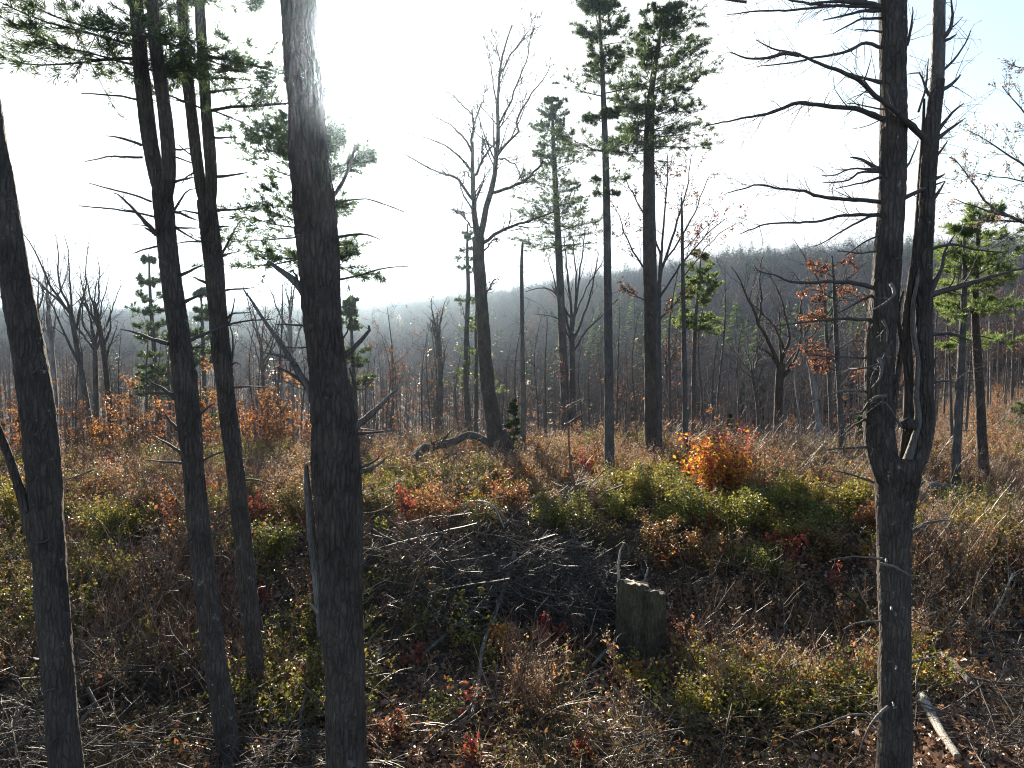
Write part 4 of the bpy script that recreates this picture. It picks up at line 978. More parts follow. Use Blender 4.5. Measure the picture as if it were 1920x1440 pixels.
def pole_proto(rng, h, mat, leaf=None):
    t = thing('pole_tree', '', 'tree', (0, 0, 0))
    pts = np.array([[0, 0, -0.4], [rng.normal() * .1, rng.normal() * .1, h * .35], [rng.normal() * .25, rng.normal() * .25, h * .7], [rng.normal() * .4, rng.normal() * .4, h]])
    P, R = resample(pts, 14, np.array([0.085, 0.07, 0.045, 0.012]) * (h / 11) * rng.uniform(.8, 1.3))
    mb = MB(); tubes(mb, P, R, 6, 0, 0.05, rng); mb.build('trunk', mat, t)
    A, AR = grow(rng, P[None], R[None], 22, 0.25, 0.98, 0, (40, 75), 0.10, 0.10, 5, 0.45, absl=(0.8, 2.2), rmin=0.010)
    B, BR = grow(rng, A, AR, 5, 0.2, 1.0, 0.5, (25, 55), 0.05, 0.12, 4, 0.6, rmin=0.008)
    C, CR = grow(rng, B, BR, 2, 0.2, 1.0, 0.6, (25, 55), 0.05, 0.12, 3, 0.6, rmin=0.006)
    mb = MB(); tubes(mb, A, AR, 3); tubes(mb, B, BR, 3); tubes(mb, C, CR, 3); tw = stuff(mb.build('twigs', 'far_twig', t))
    if leaf:
        Cc, _ = samp(rng, B, leaf[1], 0.3, 1.0); ml = MB(); leaves(ml, rng, Cc, leaf[2], 0, 0.2, 0.06); stuff(ml.build('leaves', leaf[0], t)).parent = tw
    return t

def sapling_proto(rng, h, leafm, n, size, spread=0.45):
    t = thing('sapling', '', 'sapling', (0, 0, 0))
    pts = np.array([[0, 0, -0.2], [rng.normal() * .05, rng.normal() * .05, h * .5], [rng.normal() * .15, rng.normal() * .15, h]])
    P, R = resample(pts, 10, np.array([0.02, 0.014, 0.005]))
    mb = MB(); tubes(mb, P, R, 5); mb.build('stem', 'far_bark', t)
    A, AR = grow(rng, P[None], R[None], 16, 0.2, 0.98, 0, (35, 70), 0.08, 0.1, 5, 0.5, absl=(spread * .5, spread * 1.6), rmin=0.005)
    B, BR = grow(rng, A, AR, 3, 0.2, 1.0, 0.5, (30, 60), 0.03, 0.12, 4, 0.6, rmin=0.004)
    mb = MB(); tubes(mb, A, AR, 3); tubes(mb, B, BR, 3); tw = stuff(mb.build('twigs', 'far_twig', t))
    C1, _ = samp(rng, A, n, 0.2, 1.0); C2, _ = samp(rng, B, max(1, n // 2), 0.2, 1.0)
    ml = MB(); leaves(ml, rng, np.vstack([C1, C2]), size, 0, 0.3, 0.05); stuff(ml.build('leaves', leafm, t)).parent = tw
    return t

ZX = [90, 250, 350, 430, 560, 690, 800, 880, 960, 1020, 1100, 1180, 1250, 1330, 1430, 1500, 1620, 1760, 1840]
ZN = ['left of the far-left trunk', 'right of the far-left trunk', 'just left of the two-stemmed pine', 'between the second and third trunks', 'right of the third trunk', 'behind the thickest trunk', 'right of the thickest trunk', 'by the bare grey tree', 'behind the V-forked tree', 'by the dead snag',
      'behind the middle-height pine', 'behind the tall straight pine', 'behind the dense green pine', 'behind the small bright pine', 'behind the orange maple bush', 'behind the open low bare tree', 'behind the red-leaved oak', 'behind the forked tree', 'behind the right-hand pines', 'at the right edge']
def ZONE(xp, z): return ' ' + z[int(np.searchsorted(ZX, xp))]
ZP = ZN; ZS = ZN
def NEAR(d, a, b): return ' in the front row' if d < a else ' in the second row' if d < b else ' farther back'
def stand():
    rng = np.random.RandomState(55)
    G = 'pole trees of the young stand'
    pro = [pole_proto(rng, h, m, lf) for h, m, lf in ((11, 'far_bark', None), (12, 'grey_bark', None), (9, 'far_bark', ('oak_leaf', 2, 0.13)), (13, 'far_bark', None), (8, 'grey_bark', None), (10, 'birch_bark', None), (7.5, 'far_bark', ('copper_leaf', 2, 0.13)))]
    lab = ['straight dark leafless pole tree', 'tall grey leafless pole tree', 'pole tree with dull red leaves', 'tallest kind of bare pole tree', 'short grey bare pole tree', 'pale-barked pole tree in the stand', 'short pole tree with copper leaves']
    spots = []
    tries = 0
    while len(spots) < 290 and tries < 20000:
        tries += 1
        xp = rng.uniform(-60, 1980); d = 38.5 + 70 * rng.uniform() ** 2.0
        x = (xp - 960) / FPX * d
        if xp > 1500 and d < 52 and rng.uniform() < 0.6: continue
        if any((x - a) ** 2 + (d - b) ** 2 < 1.1 for a, b in spots): continue
        spots.append((x, d))
    for i, (x, y) in enumerate(spots):
        k = rng.choice(7, p=[.24, .2, .1, .14, .16, .06, .10])
        z = float(ground(x, y)); s = rng.uniform(0.75, 1.15) * (0.78 if y < 50 else 0.95 if y < 60 else 1.05)
        if pro[k].get('used'):
            o = copy_tree(pro[k], (x, y, z), rng.uniform(0, 6.28), s)
        else:
            o = pro[k]; o.location = (x, y, z); o.scale = (s, s, s)
            for q in (o,): q['used'] = 1
        o['label'] = lab[k] + NEAR(y, 46, 60) + ZONE(960 + x / y * FPX, ZP); o['group'] = G + NEAR(y, 46, 60) + ', ' + ('straight', 'grey', 'red-leaved', 'tallest', 'short', 'pale', 'copper')[k] + ZONE(960 + x / y * FPX, ZP)
    for p in pro: 
        if 'used' in p: del p['used']
    for o in bpy.data.objects:
        if 'used' in o: del o['used']
    # the rest of the stand behind them: nobody could count it
    pc = []
    for k in range(5):
        h = rng.uniform(8, 12.5); pts = np.array([[0, 0, -0.4], [rng.normal() * .15, rng.normal() * .15, h * .5], [rng.normal() * .3, rng.normal() * .3, h]])
        P, R = resample(pts, 9, np.array([0.08, 0.055, 0.012])); mb = MB(); tubes(mb, P, R, 5)
        A, AR = grow(rng, P[None], R[None], 20, 0.2, 0.98, 0, (40, 75), 0.12, 0.10, 4, 0.45, absl=(0.8, 2.0), rmin=0.011); tubes(mb, A, AR, 3)
        B, BR = grow(rng, A, AR, 5, 0.2, 1.0, 0.5, (25, 55), 0.05, 0.12, 3, 0.6, rmin=0.009); tubes(mb, B, BR, 3)
        mt = ['far_twig']
        if k == 4:
            C, _ = samp(rng, B, 2, .3, 1.); leaves(mb, rng, C, 0.14, 1, .2, .06); mt.append('oak_leaf')
        pc.append((mb, mt))
    cc = clump_collection('stand_tree', pc); n = 1500
    d = np.sqrt(rng.uniform(57 ** 2, 150 ** 2, n)); xp = rng.uniform(-160, 2080, n); x = (xp - 960) / FPX * d
    rot = np.zeros((n, 3)); rot[:, 2] = rng.uniform(0, 6.283, n)
    scatter('young_wood', 'dense grey mass of bare young trees filling the valley behind the poles', cc, np.stack([x, d, ground(x, d)], 1), rot, rng.uniform(.7, 1.15, n), rng.randint(0, 5, n))
    # copper-leaved beech saplings along the edge of the clearing
    sp = [sapling_proto(rng, h, m, n, sz) for h, m, n, sz in ((3.2, 'copper_leaf', 6, 0.12), (2.4, 'copper_leaf', 7, 0.12), (2.8, 'orange_leaf', 5, 0.11), (2.0, 'oak_leaf', 6, 0.11))]
    sl = ['copper-leaved beech sapling', 'short bushy copper-leaved sapling', 'orange-leaved sapling', 'low dull red sapling']
    sn = ['beech saplings', 'bushy saplings', 'orange saplings', 'red saplings']
    used = [0] * 4; n = 0
    while n < 230:
        if rng.uniform() < 0.5: xp, d = rng.uniform(-60, 600), rng.uniform(30, 46)
        else: xp, d = rng.uniform(600, 1980), rng.uniform(33, 50)
        x = (xp - 960) / FPX * d
        if 690 < xp < 1000 and d < 37: continue
        k = rng.choice(4, p=[.42, .31, .05, .22]); s = rng.uniform(0.6, 1.25) * (1.15 if xp < 620 else 0.72)
        loc = (x, d, float(ground(x, d)))
        if used[k]: o = copy_tree(sp[k], loc, rng.uniform(0, 6.28), s)
        else: o = sp[k]; o.location = loc; o.scale = (s, s, s); used[k] = 1
        o['label'] = sl[k] + NEAR(d, 35, 41) + ZONE(xp, ZS); o['group'] = sn[k] + NEAR(d, 35, 41) + ZONE(xp, ZS); n += 1
stand()

# ------------------------------------------------------------------ shrubs, saplings, stump and logs
KEEP = []      # places where the tall cover stays away so that the things standing there show
def shrub(name, label, x, y, hpx, wpx, leafm, n, size, seed, stems=9, stemm='cane', cat='shrub', group=None, second=None, top_heavy=0.25, jit=0.05):
    rng = np.random.RandomState(seed)
    b = gpx(x, y); d = b[1]
    if d > 38: b = px(x, y, 36); b[2] = ground(b[0], b[1]); d = 36
    H = hpx * d / FPX; W = wpx * d / FPX * 0.5
    t = thing(name, label, cat, b, group); KEEP.append((b[0], b[1], min(0.9, W * 0.9 + 0.15), 2.0))
    SP = []
    for j in range(stems):
        a = rng.uniform(0, 6.283); s = rng.uniform(0, .2) * W; l = W * rng.uniform(0.3, 0.95)
        q0 = np.array([math.cos(a) * s, math.sin(a) * s, -0.1]); q2 = np.array([math.cos(a) * l, math.sin(a) * l, H * rng.uniform(0.45, 1.0) * (1 - 0.35 * (l / W) ** 2)])
        q1 = (q0 + q2) / 2 + np.array([0, 0, H * .12]) - 0.15 * np.array([q2[0], q2[1], 0])
        SP.append(resample([q0, q1, q2], 8))
    SP = np.array(SP) + b; SR = np.tile(np.linspace(0.012, 0.004, 8), (stems, 1)) * (0.5 + H * .5)
    A, AR = grow(rng, SP, SR, 8, 0.2, 1.0, 0.4, (25, 60), 0.06, 0.14, 5, 0.55, rmin=0.003)
    B, BR = grow(rng, A, AR, 3, 0.2, 1.0, 0.5, (25, 60), 0.03, 0.15, 4, 0.6, rmin=0.0025)
    for j in range(min(stems, 6)):
        mb = MB(); tubes(mb, SP[j], SR[j], 5); mb.build('stem', stemm, t)
    mb = MB(); tubes(mb, SP[6:], SR[6:], 5); tubes(mb, A, AR, 3); tubes(mb, B, BR, 3); tw = stuff(mb.build('twigs', stemm, t))
    per = max(1, int(n / max(1, len(A) + len(B))) + 1)
    C, _ = samp(rng, np.concatenate([A[:, [0, 1, 3, 4]] if False else A[:, [0, 1, 2, 4]], B]), per, 0.2, 1.0)
    C = C[rng.permutation(len(C))[:n]]
    hz = (C[:, 2] - b[2]) / H
    C = C[rng.uniform(size=len(C)) < np.clip((hz - top_heavy * .3) / max(top_heavy, .01), 0.15, 1)]
    if second:
        q = (rng.uniform(size=len(C)) < second[1]) | ((C[:, 2] - b[2]) / H > second[2])
        ml = MB(); leaves(ml, rng, C[q], size, 0, 0.3, jit); stuff(ml.build('leaves', second[0], t)).parent = tw; C = C[~q]
    ml = MB(); leaves(ml, rng, C, size, 0, 0.3, jit); stuff(ml.build('leaves', leafm, t)).parent = tw
    return t

def spruce(label, x, y, hpx, wpx, seed, mat='needles'):
    rng = np.random.RandomState(seed); b = gpx(x, y)
    if b[1] > 44: b = px(x, y, 44); b[2] = ground(b[0], b[1])
    d = b[1]; H = hpx * d / FPX; W = wpx * d / FPX * .5
    t = thing('young_conifer', label, 'conifer', b)
    P = np.stack([np.zeros(14), np.zeros(14), np.linspace(-.1, H, 14)], 1) + b; R = np.linspace(0.05, 0.006, 14) * (H / 4 + .3)
    mb = MB(); tubes(mb, P, R, 6); mb.build('trunk', 'grey_bark', t)
    pine_crown(t, rng, P, R, 0.12, 0.99, lambda q: W * (1 - q) + 0.08, 0.28, (4, 7), tuft=0.11, blades=6, bw=0.012, twn=8, per=4, mat=mat, rise=(-5, 40), gap=0.0, droop=0.03)

def log(name, label, pts, w, mat, seed, lift=0.0, end=None, k=12, twigs=0):
    """pts: photo pixels where the log touches the ground; third value lifts it"""
    rng = np.random.RandomState(seed)
    P = np.array([gpx(q[0], q[1]) + np.array([0, 0, (q[2] if len(q) > 2 else 0) + lift]) for q in pts])
    d = P[:, 1].mean(); r = w * .5 * d / FPX
    KEEP.extend((q[0], q[1], 0.45, 2.2) for q in resample(P, 9))
    t = thing(name, label, 'log' if name != 'fallen_branch' else 'branch', P[0])
    L = np.linalg.norm(np.diff(P, axis=0), axis=1).sum(); n = int(max(10, L / 0.08))
    Q = resample(P, n); R = np.linspace(r, r * .6, n); Q[:, 2] += r * .5
    mb = MB(); tubes(mb, Q, R, k, 0, 0.08, rng); mb.build('trunk' if name != 'fallen_branch' else 'stem', mat, t)
    for e, (i, j) in enumerate(((0, 1), (-1, -2))):
        dv = nrm(Q[i] - Q[j]); u = nrm(np.cross(dv, [0, 0, 1.0])); v = np.cross(dv, u)
        an = np.arange(k) * 6.283 / k; rr = R[i] * .96
        V = np.vstack([Q[i] + dv * 0.01, Q[i] - dv * 0.005 + rr * (np.cos(an)[:, None] * u + np.sin(an)[:, None] * v)])
        F = [(0, a + 1, (a + 1) % k + 1) for a in range(k)]
        mb = MB(); mb.add(V, F); mb.build('cut_end', end or 'cut_wood', t)
    if twigs:
        A, AR = grow(rng, Q[None], R[None], twigs, 0.15, 1.0, 0, (30, 70), 0.03, 0.15, 7, 0.4, absl=(0.4, 1.4), rmin=0.006)
        for j in range(twigs):
            mb = MB(); tubes(mb, A[j:j + 1], AR[j:j + 1], 5)
            B, BR = grow(rng, A[j:j + 1], AR[j:j + 1], 4, 0.2, 1.0, 0.5, (25, 60), 0.02, 0.15, 5, 0.6, rmin=0.003); tubes(mb, B, BR, 3)
            mb.build('branch', mat, t)
    return t

def stump():
    rng = np.random.RandomState(77)
    b = gpx(1204, 1232); d = b[1]; s = d / FPX
    t = thing('tree_stump', 'tall cut stump with two-level pale top in the shaded bank', 'stump', b)
    def body(cx, cy, w, top, name, depth=0.0, base_w=1.35, hgt=None):
        k, n = 26, 22
        T = px(cx, top, d); H = T[2] - b[2] + 0.25
        an = np.arange(k) * 6.283 / k
        rr = np.linspace(0, 1, n)
        ph = rng.uniform(0, 6.28, 4)
        rad = np.zeros((n, k))
        for i, q in enumerate(rr):
            fl = w * .5 * s * (1 + (base_w - 1) * (1 - q) ** 2.2)
            rad[i] = fl * (1 + 0.07 * np.sin(3 * an + ph[0]) + 0.06 * np.sin(5 * an + ph[1] + q) + 0.14 * (1 - q) ** 1.5 * np.sin(6 * an + ph[2]) + rng.normal(size=k) * 0.018)
        cxw = T[0]; cyw = d + depth
        zz = b[2] - 0.25 + rr * H
        tilt = 0.07 * np.cos(an + 2.2) + rng.normal(size=k) * 0.022
        V = np.stack([cxw + rad * np.cos(an), cyw + rad * np.sin(an), zz[:, None] + tilt[None] * rr[:, None] ** 4], -1)
        idx = np.arange(n * k).reshape(n, k)
        F = np.stack([idx[:-1], np.roll(idx, -1, 1)[:-1], np.roll(idx, -1, 1)[1:], idx[1:]], -1).reshape(-1, 4)
        mb = MB(); mb.add(V.reshape(-1, 3), F); o = mb.build(name, 'stump_bark', t)
        top_ring = V[-1]; cen = top_ring.mean(0) + [0, 0, 0.012]
        inner = cen + (top_ring - cen) * 0.9 + [0, 0, 0.012]
        VV = np.vstack([cen, inner, top_ring]); F3 = [(0, 1 + i, 1 + (i + 1) % k) for i in range(k)]; F4 = [(1 + i, 1 + k + i, 1 + k + (i + 1) % k, 1 + (i + 1) % k) for i in range(k)]
        mb = MB(); mb.add(VV, F3); mb.add(np.zeros((0, 3)), np.array(F4) - mb.n); 
        mb.build('cut_face', 'cut_wood', t, smooth=False).parent = o
    KEEP.append((b[0], b[1], 1.0, 3.2))
    body(1190, 0, 60, 1094, 'bole', 0.05, 1.6)
    body(1222, 0, 46, 1105, 'side_bole', -0.1, 1.65)
    # splintered hinge slab standing at the rear edge
    mb = MB(); tubes(mb, path([(1160, 1096), (1159, 1060), (1163, 1032), (1168, 1020)], d + .1), np.array([0.035, 0.028, 0.02, 0.006]), 6, 0, 0.2, rng); mb.build('splinter', 'pale_wood', t)
    # small stump in the brush on the left
    b = gpx(147, 932); t2 = thing('tree_stump', 'small pale-topped stump in the brush near the far-left trunk', 'stump', b)
    k = 16; an = np.arange(k) * 6.283 / k; r = 0.16
    Z = np.array([-.2, .1, .45, .7]); Rr = np.array([.24, .19, .165, .16])
    V = np.stack([b[0] + Rr[:, None] * np.cos(an) * (1 + .06 * np.sin(3 * an)), b[1] + Rr[:, None] * np.sin(an), b[2] + Z[:, None] + 0 * an], -1)
    idx = np.arange(4 * k).reshape(4, k); F = np.stack([idx[:-1], np.roll(idx, -1, 1)[:-1], np.roll(idx, -1, 1)[1:], idx[1:]], -1).reshape(-1, 4)
    mb = MB(); mb.add(V.reshape(-1, 3), F); mb.build('bole', 'stump_bark', t2)
    mb = MB(); mb.add(np.vstack([V[-1].mean(0) + [0, 0, .01], V[-1] + [0, 0, .005]]), [(0, 1 + i, 1 + (i + 1) % k) for i in range(k)]); mb.build('cut_face', 'cut_wood', t2, smooth=False)

def objects():
    stump()
    log('fallen_log', 'mossy fallen log arching over the crest left of the V-forked tree', [(772, 884, .25), (790, 876, .5), (815, 876, .65), (850, 872, .75), (880, 868, .95), (905, 870, .8), (935, 874, .4)], 19, 'log_bark', 1, 0.1, twigs=3)
    log('fallen_log', 'dark low log lying in front of the V-forked tree base', [(808, 886, .2), (850, 880, .2), (900, 872), (925, 870)], 11, 'log_bark', 2, 0.1, twigs=3)
    log('fallen_log', 'heap-end log behind the V-forked tree pointing right', [(930, 866), (965, 862), (1000, 860), (1020, 862)], 10, 'log_bark', 3, 0.15, twigs=6)
    log('fallen_branch', 'long crooked lichen-covered branch lying down the bank below the brush pile', [(965, 1095, .7), (945, 1150, .5), (925, 1205, .45), (905, 1255, .35), (898, 1310, .25), (885, 1370, .2)], 10, 'dead_wood', 4, 0.05, k=8, twigs=8)
    log('fallen_branch', 'dark straight branch lying slantwise left of the crooked lichened branch', [(948, 1130, .4), (880, 1190, .35), (835, 1225, .3), (795, 1262, .3)], 10, 'log_bark', 5, 0.05, k=8, twigs=6)
    log('fallen_branch', 'short forked grey branch ending at the bottom edge centre', [(900, 1330, .2), (870, 1372, .2), (830, 1395, .15), (800, 1420, .1)], 5, 'slash', 6, 0.1, k=6, twigs=6)
    log('fallen_branch', 'bleached curved branch arching over the brush pile', [(865, 990, .5), (895, 1000, .75), (925, 1015, .8), (945, 1035, .5)], 5, 'pale_wood', 7, 0.1, k=6, twigs=4)
    log('fallen_branch', 'grey branch fan leaning against the stump', [(1110, 1275, .15), (1160, 1230, .35), (1195, 1190, .7), (1215, 1150, 1.0)], 6, 'dead_wood', 8, 0.1, k=6, twigs=12)
    log('cut_log', 'short cut log end standing out of the twigs right of the thickest trunk', [(712, 1256, .3), (706, 1280, .2), (700, 1305, .1)], 13, 'dead_wood', 9, 0.1)
    log('fallen_log', 'pale split log in the bottom right corner beside the forked tree', [(1728, 1345, .15), (1745, 1375, .1), (1765, 1405, .05), (1795, 1445)], 21, 'pale_wood', 10, 0.15)
    log('fallen_log', 'bleached log lying above the pale split log on the right', [(1762, 1250, .1), (1790, 1275, .1), (1825, 1312, .05)], 15, 'dead_wood', 11, 0.12)
    log('fallen_log', 'long dark log lying level in the weeds at the right edge', [(1780, 1188), (1840, 1186), (1900, 1184), (1960, 1184)], 13, 'log_bark', 12, 0.15, twigs=4)
    log('fallen_log', 'broken dark log with upturned branches right of the forked tree', [(1722, 962, .3), (1745, 942, .3), (1770, 934, .15), (1805, 934)], 17, 'dead_wood', 13, 0.15, twigs=6)
    log('fallen_branch', 'long thin grey pole on the grass at the right edge', [(1800, 950), (1850, 948), (1930, 946)], 6, 'dead_wood', 14, 0.1, k=6, twigs=3)
    log('fallen_branch', 'white bent dead branch lying behind the forked tree at the right edge', [(1862, 1182, .2), (1880, 1165, .4), (1896, 1140, .6)], 5, 'pale_wood', 15, 0.1, k=6, twigs=3)
    # colourful shrubs
    shrub('maple_bush', 'bright orange and yellow maple bush right of centre', 1350, 940, 138, 150, 'orange_leaf', 4600, 0.12, 400, 15, second=('red_leaf', 0.25, 0.93), jit=0.14)
    shrub('red_bush', 'dark red bush rising behind the bright orange maple bush', 1352, 905, 128, 130, 'red_leaf', 1500, 0.10, 401, 11, jit=0.12)
    G = [(1215, 948, 80, 110), (1295, 985, 90, 120), (1440, 980, 95, 120), (1510, 965, 90, 120), (1590, 968, 80, 100), (1165, 975, 60, 100), (1385, 1010, 95, 130), (1250, 1010, 60, 100), (1545, 1005, 70, 110), (1470, 1020, 60, 110)]
    ref = ['left of the orange maple bush by the tall straight pine', 'at the foot of the orange maple bush, on its left', 'right of the orange maple bush', 'midway between the orange maple bush and the forked tree', 'next to the forked tree on its left', 'leftmost of the thicket, below the tall straight pine',
           'dark and tall in front of the orange maple bush', 'low in front of the dense green pine, on the bank', 'low in front, near the forked tree', 'low on the bank below the thicket right of the maple bush']
    for i, ((x, y, h, w), r) in enumerate(zip(G, ref)):
        shrub('green_shrub', 'yellow-green thicket shrub ' + r, x, y, h, w * 1.15, 'green_leaf', 3200, 0.075, 410 + i, 14, jit=0.08, group='yellow-green thicket shrubs')
    R_ = [(1476, 1062, 80, 70, 'red_leaf', 'dull red shrub on the dark bank left of the forked tree', 500, .085), (1325, 1008, 50, 40, 'red_leaf', 'small red-tinged shrub below the orange maple bush', 200, .08), (940, 1232, 50, 80, 'orange_leaf', 'rusty orange sprout crossed by the lichened branch', 300, .075),
          (1025, 1222, 75, 75, 'red_leaf', 'orange-red sprout right of the lichened branch', 300, .085), (1185, 1295, 40, 70, 'orange_leaf', 'low orange sprout in front of the stump', 180, .08), (1570, 1125, 60, 30, 'red_leaf', 'thin upright red-leaved sprout left of the forked tree', 90, .09),
          (1590, 1180, 50, 50, 'oak_leaf', 'dry copper-leaved sprout low beside the forked tree', 110, .09), (1628, 1055, 30, 30, 'orange_leaf', 'tiny bright orange sprout against the forked trunk', 70, .09), (780, 1255, 35, 40, 'red_leaf', 'small red-orange sprout right of the thickest trunk', 60, .09),
          (490, 1150, 55, 26, 'red_leaf', 'narrow red sprout between third trunk and thickest trunk', 90, .08), (765, 985, 70, 50, 'red_leaf', 'crimson shrub beside the yellow sapling', 260, .08), (825, 1010, 45, 26, 'red_leaf', 'small crimson sprout at the top of the brush pile', 100, .08),
          (1690, 900, 60, 60, 'copper_leaf', 'russet shrub behind the fork of the large right tree', 250, .08), (1800, 990, 25, 40, 'yellow_leaf', 'yellow sprout in the grass right of the forked tree', 90, .08), (470, 985, 55, 60, 'red_leaf', 'dusky red shrub behind the third trunk', 200, .08), (1250, 1290, 60, 60, 'oak_leaf', 'dry brown-leaved sprout below the stump, on its right', 150, .09),
          (740, 1405, 60, 70, 'oak_leaf', 'dark red-brown sprout at the bottom edge beside the thickest trunk', 220, .09), (880, 1430, 40, 50, 'red_leaf', 'red leaf clump at the bottom edge centre', 120, .08), (1085, 1425, 40, 30, 'red_leaf', 'small red clump at the bottom edge right of centre', 70, .08), (1100, 890, 45, 40, 'red_leaf', 'red-leaved shrub between the two tall pines', 160, .08), (1450, 850, 35, 60, 'oak_leaf', 'brownish red shrub at the foot of the open low bare tree', 200, .08),
          (720, 1110, 50, 50, 'green_leaf', 'green and yellow shrub right of the thickest trunk', 180, .06), (705, 1205, 36, 40, 'yellow_leaf', 'yellow leaves on a twig against the thickest trunk', 26, .09), (1880, 960, 50, 90, 'copper_leaf', 'rusty bracken-like shrub at the right edge', 300, .08), (1770, 880, 55, 90, 'copper_leaf', 'rusty low shrub left of the right-hand pines', 260, .08)]
    for i, (x, y, h, w, m, lab, n, sz) in enumerate(R_):
        shrub('leafy_sprout', lab, x, y, h * 1.25, w * 1.15, m, int(n * 1.6), sz * 1.15, 440 + i, 5)
    Y = [(786, 950, 46, 34, 'yellow-green sapling with hanging leaves, left of the clearing centre'), (953, 928, 34, 26, 'small yellow-green sapling in front of the V-forked tree'), (722, 1010, 60, 26, 'tall narrow yellow sapling close to the thickest trunk'), (995, 990, 45, 60, 'golden yellow low shrub below the V-forked tree'), (892, 960, 40, 70, 'pale yellow low shrub in the weeds left of centre'), (850, 975, 36, 60, 'olive yellow low shrub at the upper edge of the brush pile'), (1030, 985, 30, 36, 'orange-yellow tuft right of the golden shrub'), (1105, 985, 40, 40, 'yellowish weedy shrub below the tall straight pine')]
    for i, (x, y, h, w, lab) in enumerate(Y):
        shrub('yellow_sapling', lab, x, y, h, w, 'yellow_leaf' if i != 5 else 'green_leaf', 110 if i < 3 else 260, 0.10 if i < 3 else 0.06, 470 + i, 4, top_heavy=0.3)
    X = [(700, 985, 70, 110, 'bramble_leaf', 'rusty bramble bush touching the thickest trunk on its right'), (815, 990, 70, 120, 'copper_leaf', 'russet bush above the brush pile behind the crimson sprout'), (905, 1005, 70, 120, 'bramble_leaf', 'brownish bramble bush on the crest above the brush pile'), (1060, 1000, 75, 120, 'green_leaf', 'olive bush around the foot of the wispy bare sapling'),
         (960, 960, 50, 110, 'copper_leaf', 'low russet bush in front of the V-forked tree base'), (1120, 1030, 70, 120, 'bramble_leaf', 'dark bramble bush above the stump, on its left'), (1240, 1060, 80, 140, 'bramble_leaf', 'dark bramble bush right behind the stump'), (1330, 1075, 80, 140, 'bramble_leaf', 'dark bramble bush on the bank below the maple bush'),
         (1420, 1090, 80, 130, 'green_leaf', 'dark olive bush on the bank left of the dull red shrub'), (1560, 1060, 80, 120, 'bramble_leaf', 'shaded bramble bush on the bank close to the forked tree'), (560, 985, 80, 110, 'bramble_leaf', 'shaded bramble bush left of the thickest trunk'), (500, 1060, 80, 130, 'green_leaf', 'dark green bush between the third trunk and the thickest trunk'),
         (240, 1010, 70, 130, 'green_leaf', 'yellowish bush in the left weeds between first and second trunks'), (30, 985, 80, 120, 'green_leaf', 'yellow-green bush left of the far-left trunk'), (1640, 1000, 60, 90, 'copper_leaf', 'russet bush directly left of the forked trunk'), (200, 940, 50, 120, 'bramble_leaf', 'brown bramble patch near the small stump')]
    for i, (x, y, h, w, m, lab) in enumerate(X):
        shrub('bush', lab, x, y, h * 1.1, w, m, 2200, 0.075, 520 + i, 13, jit=0.08)
    # wispy seed-headed sapling in the middle
    rng = np.random.RandomState(490); b = gpx(1092, 1000); d = b[1]
    t = thing('bare_sapling', 'thin dark bare sapling with wispy pale twigs in the middle of the clearing', 'sapling', b)
    o, P, R = stem(t, 'stem', [(1092, 1000), (1085, 950), (1074, 895), (1068, 850), (1065, 800), (1058, 760)], [6, 5, 5, 4, 3, 2], d, 'cane', 6, 0.1, 0.05, 3)
    for j in range(10):
        i = int(rng.uniform(.35, 1) * (len(P) - 1)); sg = 1 if rng.uniform() < .6 else -1; l = rng.uniform(.5, 1.3)
        pts = np.array([P[i], P[i] + [sg * l * .5, rng.normal() * .3, l * .25], P[i] + [sg * l, rng.normal() * .5, l * .15]])
        dead_branch(t, rng, pts, 0.008, 0.003, 'slash', twigs=9, tl=0.25, k=4)
    spruce('dark young conifer behind the dead snag at the edge of the valley', 962, 855, 95, 60, 500)
    spruce('young conifer with open boughs left of the open low bare tree', 1368, 828, 130, 75, 501)
    spruce('small green conifer at the right edge of the slope', 1912, 812, 60, 60, 502, 'needles_bright')
    spruce('thin young conifer beyond the red-leaved oak', 1610, 835, 120, 60, 503)
objects()

# ------------------------------------------------------------------ ground cover (stuff), clumps scattered with geometry nodes
def spots(rng, n, dmin, dmax, mask=None, power=1.0, xlim=(-160, 2080), keep=True):
    """random ground positions in front of the camera, thinner with distance"""
    out = np.zeros((0, 2))
    while len(out) < n:
        d = dmin + (dmax - dmin) * rng.uniform(size=n * 2) ** power; xp = rng.uniform(xlim[0], xlim[1], n * 2)
        x = (xp - 960) / FPX * d
        if mask is not None:
            k = rng.uniform(size=n * 2) < mask(x, d, xp); x = x[k]; d = d[k]
        out = np.vstack([out, np.stack([x, d], 1)])
    out = out[:n]
    if keep:
        ok = np.ones(n, bool)
        for kx, ky, kr, kf in KEEP:      # ellipse reaching towards the camera
            dx = out[:, 0] - kx * out[:, 1] / ky; dy = out[:, 1] - ky
            ok &= ~((np.abs(dx) < kr) & (dy < kr) & (dy > -kf))
        ok |= rng.uniform(size=n) < 0.12
        out = out[ok]
    return np.stack([out[:, 0], out[:, 1], ground(out[:, 0], out[:, 1])], 1)

def put(name, label, coll, rng, pos, smin, smax, tilt=0.12):
    n = len(pos); k = len(coll.objects)
    rot = np.stack([rng.normal(size=n) * tilt, rng.normal(size=n) * tilt, rng.uniform(0, 6.283, n)], 1)
    return scatter(name, label, coll, pos, rot, rng.uniform(smin, smax, n), rng.randint(0, k, n))

